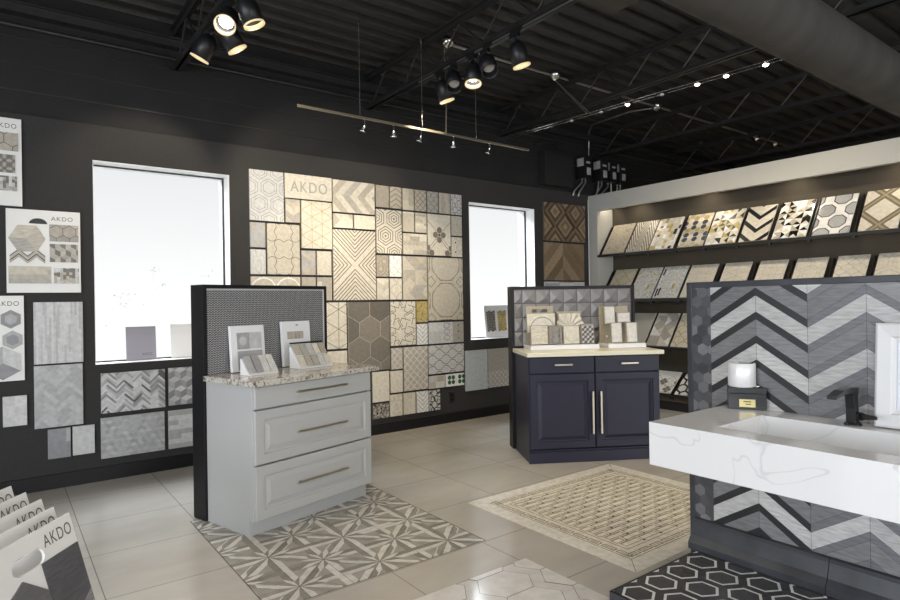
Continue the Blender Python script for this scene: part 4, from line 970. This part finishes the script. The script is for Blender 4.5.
b = board_mesh(px1 - .012, 2.36, .002, 'black', p_ringhex, {}, 'rug_tile', step=.0003); b.build('outlined_hexagon_tiles', parent=t, mx=Matrix.Translation((.012, -.58, .0495)))
MB().box(0, .012, -.6, 1.79, .0475, .050, M['frame']).box(.012, px1, 1.78, 1.79, .0475, .050, M['frame']).build('black_edge_strip', parent=t)

# ------------------------------------------------------------------ sink
SZ = .84; x0, x1, y1, y0, zb = 2.349, XP - .005, 1.639, -.15, .648; bx0, bx1, by1, by0, bz = 2.475, 2.867, 1.385, .22, .715
t = root('sink', (0, 0, 0)); tag(t, 'long white veined quartz wall-hung trough sink with a thick apron', 'sink')
m = M['marble']; b = MB(); O = [(x0, y0), (x1, y0), (x1, y1), (x0, y1)]; I = [(bx0, by0), (bx1, by0), (bx1, by1), (bx0, by1)]
for k in range(4):
    n = (k + 1) % 4; b.face([(*O[k], SZ), (*O[n], SZ), (*I[n], SZ), (*I[k], SZ)], m); b.face([(*O[k], zb), (*O[n], zb), (*O[n], SZ), (*O[k], SZ)], m); b.face([(*I[k], SZ), (*I[n], SZ), (*I[n], bz), (*I[k], bz)], m)
b.face([(*q, zb) for q in reversed(O)], m); b.face([(*q, bz) for q in I], m); b.build('basin', parent=t)
b = MB(); b.lathe([(.028, 0), (.028, .004), (.02, .006), (.0, .004)], M['rubber'], 24, (2.67, .80, bz)); b.build('drain', parent=t)
fx, fy = 2.935, 1.03
t = root('faucet', (fx, fy, SZ + .0005)); tag(t, 'matte black single-lever faucet standing on the quartz sink', 'faucet')
m = M['rubber']; b = MB(); b.lathe([(.034, 0), (.034, .006), (.026, .012), (.024, .02)], m, 24, cap0=True); b.ring_loft([[(cx + a * c, c2 * bb, z) for c, c2 in ((-1, -1), (1, -1), (1, 1), (-1, 1))] for cx, a, bb, z in ((0, .022, .020, .012), (-.004, .021, .019, .07), (-.012, .022, .019, .125), (-.02, .028, .020, .158))], m); b.build('body', parent=t, bevel=.004)
b = MB(); b.ring_loft([[(x, -hw, z0), (x, hw, z0), (x, hw, z1), (x, -hw, z1)] for x, hw, z0, z1 in ((.01, .021, .132, .162), (-.06, .022, .142, .168), (-.14, .021, .144, .164), (-.215, .018, .132, .148))], m); b.build('spout', parent=t, bevel=.004)
b = MB(); b.tube([(0, -.012, .040), (-.012, -.036, .042)], .019, m, 16); b.ring_loft([[(x - .010, y - .006, z), (x + .010, y + .006, z), (x + .010, y + .006, z + h), (x - .010, y - .006, z + h)] for x, y, z, h in ((-.010, -.034, .028, .030), (-.034, -.062, .036, .022), (-.062, -.108, .046, .012))], m); b.build('lever', parent=t, bevel=.003)
# gift box, candle
t = root('candle_box', mx=Matrix.Translation((2.915, 1.572, SZ + .0005)) @ Matrix.Rotation(R(-59), 4, 'Z')); tag(t, 'black lidded box with a gold label on the sink ledge under the candle', 'box')
b = MB(); b.box(0, .172, 0, .085, 0, .078, M['rubber']); b.build('box_base', parent=t, bevel=.002); MB().box(-.001, .173, -.001, .086, .0785, .108, M['rubber']).build('lid', parent=t, bevel=.002)
MB().box(.05, .122, -.0012, -.0001, .012, .050, M['gold']).build('gold_label', parent=t)
for k, (a, bb) in enumerate(((.018, .044), (.028, .030))): MB().box(.05 + a, .05 + a + bb * .8, -.0018, -.0013, .036 - k * .013, .042 - k * .013, M['text_gold']).build('label_lettering', parent=t)
c_mx = Matrix.Translation((2.915, 1.572, SZ)) @ Matrix.Rotation(R(-59), 4, 'Z')
pc = c_mx @ Vector((.066, .043, .110)); t = root('candle_jar', pc); tag(t, 'silvery white candle jar standing on the black box', 'candle')
M['silver'] = mat('silvery_white_glass', (.78, .78, .78), .34, .15)
b = MB(); r, h = .064, .118; b.lathe([(.0, 0), (r - .004, 0), (r, .004), (r, h - .002), (r - .002, h), (r - .005, h), (r - .005, .02)], M['silver'], 40); b.build('jar', parent=t)
b = MB(); b.lathe([(r - .0055, 0), (r - .0055, .088), (0, .089)], M['white_gloss'], 40, (0, 0, .012)); b.build('wax', parent=t); MB().tube([(0, 0, .10), (0, 0, .11)], .001, M['rubber'], 6).build('wick', parent=t)
pc = c_mx @ Vector((.135, .02, .109)); b = MB(); b.lathe([(0, 0), (.010, 0), (.012, .004), (.009, .010), (0, .012)], M['chrome'], 16); t = b.build('metal_stopper', mx=Matrix.Translation(pc)); tag(t, 'tiny shiny metal stopper lying on the black box beside the candle', 'stopper')
# picture frame
pf = frame_mx((2.958, .955, SZ + .005), (0, -1, 0), (.09, 0, 1)); 
t = root('picture_frame', mx=pf); tag(t, 'white picture frame leaning on the chevron wall at the right edge', 'picture frame')
W, H, f = .40, .435, .075; b = MB()
b.ring_loft([[(a[0] + s0[0] * i, a[1] + s0[1] * i, z) for a, s0 in (((0, 0), (1, 1)), ((W, 0), (-1, 1)), ((W, H), (-1, -1)), ((0, H), (1, -1)))] for i, z in ((0, -.02), (0, .012), (.008, .016), (.055, .012), (.062, .006), (f, .004), (f, -.006))], M['plain'], (.62, .62, .62), True, False); b.build('frame', parent=t)
MB().box(f, W - f, f, H - f, -.012, -.005, M['plain'], (.62, .64, .70)).build('print', parent=t)
b = MB(); p = Pat(W, H); p.ring(.16, .12, .042, 24, 0, .004, K['mgrey']); p.ring(.16, .12, .034, 24, 0, .003, K['mgrey']); 
p.rect(.10, .13, .20, .27, K['mgrey']); p.rect(.15, .30, .20, .205, K['mgrey'])
for k in range(4): p.rect(.09, .30, .30 + k * .012, .3035 + k * .012, K['grey'])
for i, (q, c, l) in enumerate(p.o): b.face([(x, y, -.0045 + i * 1e-5) for x, y in q], M['plain'], c)
b.build('stamp_print', parent=t)

# ------------------------------------------------------------------ slanted shelves in the niche
random.seed(21)
ROWS = [  # z of lower tile edge, height step, depth step, tiles (y_left, y_right, base, pattern, kwargs, label)
 ('top', 2.005, .435, .306, [
  (5.346, 4.990, 'sand', p_terrazzo, dict(n=500, cols=('gold', 'taupe', 'beige'), r=.007), 'speckled brown-gold mosaic tile, first at the left of the top row'),
  (4.958, 4.627, 'cream', p_vlines, dict(cw=.11, ph=.075, col='taupe', w=.016, slope=2.2), 'cream zebra-lined tile, second of the top row'),
  (4.605, 4.262, 'cream', p_blocks, dict(s=.045, cols=('cream', 'gold', 'black', 'white'), wts=(7, 2, 1, 4)), 'cream stacked-brick tile with black accents, third of the top row'),
  (4.201, 3.867, 'cream', p_gem, dict(s=.085), 'cream gold and blue-black hexagon tile, fourth of the top row'),
  (3.842, 3.481, 'cream', p_check, dict(s=.09, cols=('white', 'gold', 'black', 'cream', 'cream'), tri=True), 'gold white and black folded-strip tile, fifth of the top row'),
  (3.435, 3.127, 'cream', p_chev, dict(cw=.155, ph=.062, cols=('cream', 'black', 'cream'), slope=.9, a=.06), 'cream and black broad chevron tile, sixth of the top row'),
  (3.075, 2.734, 'white', p_check, dict(s=.085, cols=('black', 'white', 'cream', 'white', 'sand'), tri=True), 'black and white pinwheel triangle tile, seventh of the top row'),
  (2.677, 2.342, 'white', p_octo, dict(s=.25), 'white tile with dark ringed grey octagons, eighth of the top row'),
  (2.265, 1.942, 'cream', p_plaid, {}, 'cream plaid tile with dark diagonal bands, last of the top row')]),
 ('second', 1.392, .425, .318, [
  (5.330, 4.985, 'beige', p_lattice, dict(s=.2, circ=False, col='gold', w=.012), 'beige tile with gold lattice, first of the second row, half hidden'),
  (4.930, 4.590, 'lgrey', p_terrazzo, dict(n=300, cols=('cream', 'gold', 'greige'), r=.012), 'pale crackled tile with a few gold pieces, second of the second row'),
  (4.562, 4.219, 'lgrey', p_terrazzo, dict(n=260, cols=('cream', 'white', 'greige'), r=.010), 'pale cloudy tile with black corner dashes, third of the second row'),
  (4.178, 3.828, 'cream', p_grid, dict(s=.12, col='greige'), 'off-white tile with thin square lines, fourth of the second row'),
  (3.740, 3.425, 'cream', p_tri, dict(s=.2, col='greige', w=.004), 'off-white faint triangle-lined tile, fifth of the second row'),
  (3.330, 3.030, 'cream', p_grid, dict(s=.07, sy=.1, col='greige'), 'beige maze-lined tile, sixth of the second row'),
  (2.935, 2.630, 'cream', p_hexline, dict(r=.095, col='greige', w=.004), 'beige tile of fine hexagon outlines, seventh of the second row'),
  (2.540, 2.255, 'cream', p_fish, dict(s=.11, col='greige', w=.005), 'beige picket-shaped outline tile, eighth of the second row'),
  (2.180, 1.880, 'cream', p_hexline, dict(r=.13, col='greige', w=.004), 'cream large-petal outline tile, last of the second row')]),
 ('third', .785, .430, .318, [
  (5.030, 4.703, 'cream', p_vlines, dict(cw=.055, ph=.03, col='taupe', w=.009, slope=.9), 'cream and brown fine zigzag tile, first visible in the third row'),
  (4.665, 4.355, 'cream', p_check, dict(s=.155, cols=('white', 'sand', 'greige', 'cream'), tri=True), 'beige and brown folded triangle tile in the third row'),
  (4.318, 4.000, 'cream', p_fish, dict(s=.16, col='gold', w=.010), 'cream tile with gold curved leaves in the third row, cut by the chevron wall')]),
 ('bottom', .200, .260, .300, [
  (4.680, 4.330, 'white', p_floral, dict(s=.20, col='taupe'), 'white tile with taupe scrolls in the bottom row'),
  (4.270, 3.930, 'white', p_hexfill, dict(r=.07, cols=('white',), gap='black', g=.2), 'black and white scroll tile in the bottom row, cut by the chevron wall')]),
]
for nm, z, dz_, dx_, tl in ROWS:
    t = root('display_shelf', (NX, 0, z)); tag(t, {'top': 'black slanted metal display shelf holding the top row of tiles in the niche', 'second': 'black slanted metal display shelf holding the second row of pale tiles',
        'third': 'black slanted metal display shelf holding the third row of tiles', 'bottom': 'lowest slanted shelf near the floor beside the navy cabinet'}[nm], 'shelf', 'slanted tile shelves in the niche')
    yA, yB_ = 5.408, 1.2; L = math.hypot(dx_, dz_); d = Vector((dx_, 0, dz_)) / L; nrm = Vector((-d.z, 0, d.x))
    b = MB(); b.ring_loft([[(-.022, y, -.028), (.018, y, -.028), (.024, y, -.006), (-.004, y, -.006), (-.014, y, .004), (-.022, y, .0)] for y in (yA, yB_)], M['black']); b.build('ledge', parent=t)
    for i, (a, c_, *_r) in enumerate(tl + [(yA, 0)]):
        yy = a + .014 if i < len(tl) else yA - .006
        if i < len(tl) and i > 0: yy = (a + tl[i - 1][1]) / 2
        b = MB(); p = Vector((.012, yy, -.012)) - nrm * .008; q = p + d * (L - .02); b.bar(p, q, .012 if i < len(tl) else .02, .024, M['black'], nrm)
        b.build('support_arm', parent=t)
        if i < len(tl) and i > 0: MB().box(-.018, .02, yy - .025, yy + .012, -.05, -.0285, M['black']).build('bracket', parent=t)
    for k, (ya, yb, base, fn, kw, label) in enumerate(tl):
        W = ya - yb; V = d; o0 = Vector((NX + .010, ya, z + .004)) + nrm * .012
        bm_ = board_mesh(W, L - .03, .013, base, fn, kw, 'gloss_tile' if nm != 'bottom' and base in ('white',) else 'tile', .0)
        o = bm_.build('display_tile', mx=frame_mx(o0, (0, -1, 0), V)); tag(o, label, 'tile', 'tiles of the %s shelf row' % nm)
        if 'black corner dashes' in label or 'gold pieces' in label:
            b = MB(); pp = Pat(W, L - .03)
            if 'dashes' in label: pp.rect(.02, .04, .02, .14, K['black']); pp.rect(.055, .075, .04, .16, K['black']); pp.rect(.02, .04, .36, .46, K['black']); pp.rect(.055, .075, .37, .48, K['white'])
            pp.rect(.22, .25, .14, .22, K['gold']); pp.rect(.19, .21, .18, .23, K['white'])
            for i, (q, c, l) in enumerate(pp.o): b.face([(x, y, .0012 + i * 1e-5) for x, y in q], M['gloss_tile'], c)
            b.build('inlay_pieces', parent=o)

# ------------------------------------------------------------------ ceiling spotlights on the two tracks
def headlamp(x, y, zt, stem, axis, label, group, power=0, face='lamp_off', rim='rim_glow', r=.072, L=.20, aim=None, size=50, track_z=None):
    t = root('track_spotlight', (x, y, zt)); tag(t, label, 'spotlight', group)
    ax = Vector(axis).normalized(); piv = Vector((0, 0, -stem)); m = M['black']
    b = MB(); b.box(-.018, .018, -.045, .045, -.03, 0, m); b.build('track_adapter', parent=t, bevel=.002)
    b = MB(); b.tube([(0, 0, -.028), piv], .010, m); b.lathe([(.018, -.02), (.02, 0), (.018, .02)], m, 14, piv, ax, True, True); b.build('yoke', parent=t)
    b = MB(); o = piv; b.lathe([(r * .25, .0), (r * .62, .012), (r * .9, .045), (r, .07), (r, L), (r * .93, L), (r * .93, L - .035), (r * .6, L - .075)], m, 28, o, ax, True, False); b.build('housing', parent=t)
    b = MB(); b.lathe([(r * 1.005, L - .006), (r * 1.02, L + .004), (r * .90, L + .004), (r * .90, L - .025)], M[rim], 28, o, ax); b.build('baffle_rim', parent=t)
    b = MB(); b.lathe([(r * .66, L - .05), (r * .4, L - .058), (0, L - .06)], M[face], 24, o, ax); b.build('lamp_face', parent=t)
    if power:
        wloc = Vector((x, y, zt)) + o + ax * (L + .01); spot('spot_beam', t, wloc, aim or ax, power, size)
    return t
bpy.context.view_layer.update()
Z_ = Vector((0, 0, -1)); G5 = 'black spotlights of the centre track'
HL = 3.42
for y, ax, lab, pw, fc, rim, aim in (
    (4.28, Z_ + .30 * CR + .15 * CF, 'black track spotlight, lowest and leftmost of the five in the centre', 40, 'lamp', 'rim_glow', (-.2, 1, -.9)),
    (4.10, Z_ * .75 - .55 * CF + .05 * CR, 'black spotlight with its lens facing the viewer, second of the five in the centre', 0, 'lamp_off', 'black', None),
    (3.83, Z_ - .22 * CF, 'black track spotlight pointing straight down, middle of the five in the centre', 30, 'lamp_bright', 'rim_glow', (0, 0, -1)),
    (3.67, Z_ * .75 - .50 * CF + .15 * CR, 'black spotlight with its lens facing the viewer, fourth of the five in the centre', 0, 'lamp_off', 'black', None),
    (3.32, Z_ + .28 * CR + .10 * CF, 'black track spotlight, highest and rightmost of the five in the centre', 95, 'lamp', 'rim_glow', (.42, .12, -1))):
    headlamp(3.15, y, HL, .055, ax, lab, G5, pw, fc, rim, r=.068, L=.19, aim=aim, size=75)
t = root('light_track', (3.15, 0, HL)); tag(t, 'black light track with silver inserts under the joist carrying five spotlights', 'light track')
MB().box(-.018, .018, 1.2, 4.9, 0, .030, M['black']).build('rail', parent=t)
for a, c in ((4.35, 4.6), (4.12, 4.21), (3.90, 4.02), (3.68, 3.78), (3.36, 3.56), (2.6, 3.22)): MB().box(-.0185, -.018, a, c, .006, .022, M['galv']).build('silver_insert', parent=t)
G6 = 'black spotlights of the left track'
for y, ax, st, lab, pw, fc, rim, aim in (
    (4.50, Z_ * .9 - .50 * CR + .05 * CF, .04, 'black spotlight pointing down left, lowest of the cluster at top left', 45, 'lamp', 'rim_glow', (-.2, 1, -.8)),
    (4.06, Z_ * .70 - .62 * CF + .06 * CR, .05, 'glaring white spotlight facing the viewer at top left', 60, 'lamp_bright', 'rim_glow', (.2, -.5, -1)),
    (4.22, Z_ * 1.1 + .55 * CR + .35 * CF, .06, 'spotlight with only its warm rim showing below the glaring one at top left', 90, 'lamp', 'rim_glow', (.95, 1, -.62)),
    (3.79, Z_ + .36 * CR + .1 * CF, .05, 'black spotlight with a warm lit rim pointing down, right of the glaring one', 60, 'lamp', 'rim_glow', (.55, 1, -1.0)),
    (3.52, Z_ * .6 - .72 * CF - .1 * CR, .02, 'black spotlight facing the viewer at the top edge, above the glaring one', 40, 'lamp_off', 'black', (0, -.3, -1)),
    (3.26, Z_ + .9 * CR, .04, 'unlit black spotlight at the top edge, rightmost of the left cluster', 0, 'lamp_off', 'black', None)):
    headlamp(1.25, y, HL, st + .02, ax, lab, G6, pw, fc, rim, r=.068, L=.19, aim=aim, size=70)
t = root('light_track', (1.25, 0, HL)); tag(t, 'black light track under the joist at top left', 'light track'); MB().box(-.018, .018, 1.2, 5.0, 0, .030, M['black']).build('rail', parent=t)
# hanging rail with five small lamps
t = root('hanging_rail_light', (0, 4.50, 2.97)); tag(t, 'thin brass-toned rail hanging on wires in front of the back wall with small lamps', 'hanging rail')
M['brassy'] = mat('dull_brass_rail', (.38, .33, .24), .35, .9)
MB().box(1.90, 4.44, -.006, .006, -.010, .010, M['brassy']).build('rail', parent=t)
for x in (2.458, 3.096, 3.73):
    MB().tube([(x, 0, .01), (x, 0, .82)], .0022, M['galv'], 6).build('suspension_wire', parent=t); MB().tube([(x, 0, .0), (x, 0, .06)], .007, M['chrome'], 8).build('wire_clamp', parent=t); MB().tube([(x, 0, .80), (x, 0, .84)], .012, M['chrome'], 8).build('ceiling_clamp', parent=t)
MB().tube([(3.365, 0, .01), (3.372, 0, .3), (3.362, 0, .8)], .006, M['brassy'], 8).build('feed_stem', parent=t)
for i, (x, ps, ay) in enumerate(((2.50, 'first from the left', .62), (2.79, 'second from the left', .5), (3.08, 'third from the left', .6), (3.45, 'fourth from the left', .5), (3.90, 'last at the right', .55))):
    y = 4.50; b = root('rail_lamp', (x, y, 2.958)); tag(b, 'small silver lamp clipped to the hanging brass rail, ' + ps, 'lamp', 'small lamps on the hanging rail')
    ax = Vector((.25 if i % 2 else -.1, ay, -1)).normalized(); p = Vector((0, 0, -.045))
    MB().tube([(0, 0, 0), (.004, 0, -.02), p], .006, M['chrome'], 8).build('stem', parent=b)
    k = MB(); k.lathe([(.010, 0), (.014, .02), (.030, .045), (.033, .055), (.026, .052)], M['chrome'], 18, p, ax, True); k.build('reflector', parent=b)
    k = MB(); k.lathe([(.026, .05), (0, .046)], M['lamp'], 16, p, ax); k.build('lamp_face', parent=b)
    bpy.context.view_layer.update(); spot('spot_beam', b, Vector((x, y, 2.958)) + p + ax * .07, (ax.x, ax.y * 1.6, -1), (32, 30, 24, 22, 22)[i], 62, .7)
# conduit with canopies
t = root('ceiling_conduit', (0, 4.45, 3.80)); tag(t, 'silver conduit running along the ceiling between round canopies', 'conduit')
MB().tube([(3.36, 0, .0), (10.3, -.05, .0)], .014, M['galv'], 8).build('pipe', parent=t)
for x in (3.36, 4.80, 6.64, 9.18, 9.77):
    b = MB(); b.lathe([(.065, .03), (.065, 0), (.05, -.02), (.012, -.045), (.0, -.05)], M['chrome'], 20, (x, 0, .0)); b.build('canopy', parent=t)
b = MB(); b.tube([(6.64, 0, 0), (6.5, .3, .0), (6.55, .95, -.0), (6.66, 1.10, -.05), (6.665, 1.11, -.30), (6.665, 1.115, -.40)], .010, M['galv'], 8); b.build('drop_conduit', parent=t)
# cable light
t = root('cable_light', (0, 0, 3.3)); tag(t, 'pair of tensioned cables with small bulbs crossing the ceiling above the navy cabinet', 'cable light')
CX = lambda y: 4.83 + (4.4 - y) * .085
for s in (-.035, .035): MB().tube([(CX(5.6) + s, 5.6, .0), (CX(2.02) + s, 2.02, 0), (CX(2.0) + s, 2.0, .02), (CX(2.0) + s, 2.0, .55)], .0045, M['chrome'], 6).build('cable', parent=t)
for s in (-.035, .035): MB().tube([(4.80, 4.45, .46), (CX(4.05) + s, 4.05, .01)], .005, M['galv'], 6).build('support_rod', parent=t)
for i, (y, lit) in enumerate(((4.262, 0), (3.897, 0), (3.60, 1), (3.242, 0), (2.907, 1), (2.654, 1), (2.337, 2))):
    x = CX(y); ps = ('first and farthest of seven', 'second of seven', 'third of seven', 'fourth and middle of seven', 'fifth of seven', 'sixth of seven', 'brightest and nearest of seven')[i]
    b = root('cable_lamp', (x, y, 3.297)); tag(b, 'small round bulb hung between the ceiling cables, ' + ps, 'lamp', 'bulbs on the cable light')
    MB().tube([(-.035, 0, 0), (0, 0, .004), (.035, 0, 0)], .004, M['chrome'], 6).build('clip', parent=b)
    k = MB(); k.lathe([(.010, .012), (.020, .0), (.024, -.012)], M['chrome'], 16, (0, 0, .002), (0, 0, 1), True); k.build('reflector', parent=b)
    k = MB(); k.lathe([(.022, 0), (.020, -.008), (.012, -.014), (0, -.016)], M[('lamp_off', 'lamp', 'lamp_bright')[lit]], 16, (0, 0, -.010)); k.build('lamp_face', parent=b)
    bpy.context.view_layer.update(); spot('spot_beam', b, Vector((x, y, 3.22)), (.9, -.1, -.8) if i % 3 != 1 else (.1, -.35, -1), 34 if lit else 26, 85, .8)
# lamps in the cove behind the white fascia
for y in (4.9, 3.9, 2.9, 1.9, .9):
    MB().lathe([(.0, .03), (.03, .03), (.03, 0), (.022, 0), (.022, .01)], M['chrome'], 16, (NX + .12, y, 2.80)).build('cove_lamp', parent=nw)
    spot('cove_beam', None, (NX + .12, y, 2.79), (.12, .12, -1), 9, 130, .8)
spot('cove_beam', None, (NX + .16, 5.25, 2.78), (.1, .5, -1), 5, 110, .8)

# ------------------------------------------------------------------ control boxes on the upper wall
WY = YB + .044
t = root('wall_box', (5.985, WY, 3.14)); tag(t, 'large plain black box mounted high on the back wall left of the labelled control boxes', 'box')
MB().box(-.265, .265, -.12, 0, -.22, .21, M['upper']).build('cover', parent=t, bevel=.006); MB().tube([(-.35, -.01, .30), (-.2, -.03, .36), (.0, -.03, .37), (.08, -.03, .30)], .012, M['steel_dark']).build('cable', parent=t)
for i, (x, w, ps) in enumerate(((6.44, .15, 'leftmost of the four'), (6.79, .15, 'second of the four'), (7.00, .14, 'third of the four'), (7.21, .15, 'rightmost of the four'))):
    t = root('transformer_box', (x, WY, 3.07)); tag(t, 'black control box with white stickers and conduits high in the corner, ' + ps, 'control box', 'control boxes above the niche corner')
    MB().box(0, w, -.17, 0, 0, .31, M['black']).build('enclosure', parent=t, bevel=.004)
    for x0, x1, z0, z1 in ((.04, w - .03, .045, .145), (.03, w - .04, .20, .228)): MB().box(x0, x1, -.1712, -.1701, z0, z1, M['plain'], (.42, .42, .42)).build('sticker', parent=t)
    MB().box(-.0012, -.0001, -.15, -.03, .17, .28, M['plain'], (.42, .42, .42)).build('sticker', parent=t)
    for k, (dx, ex) in enumerate(((.04, (-.13, .0, -.13, .03)[i]), (.11, (-.02, -.02, .11, .10)[i]))): MB().tube([(dx, -.08, .002), (dx, -.08, -.05), (ex, -.08, -.19), (ex, -.06, -.245)], .012, M['galv'], 8).build('conduit', parent=t)

# ------------------------------------------------------------------ rack of lettered cards at bottom left
Hd = Vector((.284 * CR.x, .284 * CR.y, -1)).normalized(); Up = -Hd; TRs = []
base = Vector((.212, 2.83, .58)); ck = [(0, 0), (.0, 0)]
step = -CR * .118 + CF * .074
sh = [0, 1, 2.25, 3.5, 4.85, 6.0]
labs = ['white lettered sample card with dark grey wood tiles, nearest of the leaning row', 'white lettered sample card, second from the front of the leaning row', 'white lettered sample card third from the front of the leaning row',
        'white lettered sample card, fourth from the front of the leaning row', 'white lettered sample card, fifth from the front of the leaning row', 'rearmost white sample card of the leaning row, at the left edge']
CWd, CH = .47, .600
TRp = [Vector(p) for p in ((.212, 2.83, .58), (.168, 2.953, .58), (.134, 3.11, .58), (.084, 3.266, .58), (.033, 3.429, .58), (-.02, 3.56, .58))]
for p in TRp: p.z += .004
for i, TR in enumerate(TRp):
    U = CF; N = U.cross(Up)        # local x along the card towards its far edge, y up the card
    if N.dot(CR) < 0: pass
    o0 = TR - U * CWd - Up * CH
    mxc = frame_mx(o0, U, Up)
    # frame_mx gives N = U x V; the lettered face must look to the right and up
    flip = (U.cross(Up)).dot(CR) > 0
    t = root('sample_card', mx=mxc); tag(t, labs[i], 'sample card', 'leaning lettered cards at bottom left')
    zf = 0.0
    hc = (CWd * .435, CH - .088); b = MB(); T = .010
    # card with a stadium-shaped handle hole
    out = [(0, 0), (CWd, 0), (CWd, CH), (0, CH)]; hw, hr = .052, .030
    hole = [(hc[0] + hw + hr * math.cos(R(a)), hc[1] + hr * math.sin(R(a))) for a in range(-90, 91, 15)] + [(hc[0] - hw + hr * math.cos(R(a)), hc[1] + hr * math.sin(R(a))) for a in range(90, 271, 15)]
    n = len(hole); cor = [(CWd, 0), (CWd, CH), (0, CH), (0, 0)]
    def outer(p):
        dx, dy = p[0] - hc[0], p[1] - hc[1]; k = min(((CWd - hc[0]) / dx if dx > 1e-9 else (-hc[0] / dx if dx < -1e-9 else 1e9)), ((CH - hc[1]) / dy if dy > 1e-9 else (-hc[1] / dy if dy < -1e-9 else 1e9))); return (hc[0] + dx * k, hc[1] + dy * k)
    for z, rev in ((0, False), (-T, True)):
        for k in range(n):
            a, c = hole[k], hole[(k + 1) % n]; oa, oc = outer(a), outer(c); q = [a, oa]
            if abs(oa[0] - oc[0]) > 1e-6 and abs(oa[1] - oc[1]) > 1e-6:
                cc = [e for e in cor if min(abs(e[0] - oa[0]), abs(e[1] - oa[1])) < 1e-6 and min(abs(e[0] - oc[0]), abs(e[1] - oc[1])) < 1e-6]
                if cc: q.append(cc[0])
            q += [oc, c]; q3 = [(x, y, z) for x, y in q]; b.face(q3[::-1] if rev else q3, M['plain'], (.80, .80, .79))
    for k in range(n): a, c = hole[k], hole[(k + 1) % n]; b.face([(*a, 0), (*c, 0), (*c, -T), (*a, -T)], M['plain'], (.8, .8, .8))
    for k in range(4): a, c = out[k], out[(k + 1) % 4]; b.face([(*a, -T), (*c, -T), (*c, 0), (*a, 0)], M['plain'], (.8, .8, .8))
    b.build('card', parent=t)
    text('lettering', 'AKDO', .066, M['text_grey'], t, CWd - .016 - .158, CH - .074, .0006, .158, depth=.0002, shear=0)
    if i == 0:
        w1 = .205; p = Pat(w1, .44); p.rect(0, w1, 0, .44, K['dgrey']); p.lay = 2; p_chev(p, .41, .07, ('dgrey', 'mgrey', 'dgrey', 'dgrey'), -.55, True, .15); b = MB()
        b.box(CWd - .008 - w1, CWd - .008, CH - .118 - .44, CH - .118, 0, .005, M['wood_tile'], K['dgrey'])
        for k, (q, c, l) in enumerate(p.o): b.face([(CWd - .008 - w1 + x, CH - .118 - .44 + y, .0056 + k * 1e-5) for x, y in q], M['wood_tile'], c)
        b.build('wood_tile_sample', parent=t)
        b = MB(); hx, hy, hr_ = .14, CH - .27, .135
        h = [(hx + hr_ * math.cos(R(25 + 60 * k)), hy + hr_ * math.sin(R(25 + 60 * k))) for k in range(6)]; h = [(min(x, CWd - .219), y) for x, y in h]; b.prism(h, 0, .006, M['wood_tile'], (.13, .13, .135)); b.build('hexagon_tile_sample', parent=t)
t = root('card_rack', (0, 0, 0)); tag(t, 'low black floor rack holding the leaning lettered cards', 'rack')
bot = [TR + Hd * CH for TR in TRp]
b = MB(); q = [bot[0] + CR * .12 + CF * .03, bot[0] + CR * .12 - CF * (CWd + .03), bot[-1] - CR * .10 - CF * (CWd + .03), bot[-1] - CR * .10 + CF * .03]
b.ring_loft([[(p.x, p.y, z) for p in q][::-1] for z in (.0003, .0018)], M['black'])
b.build('base_plate', parent=t)
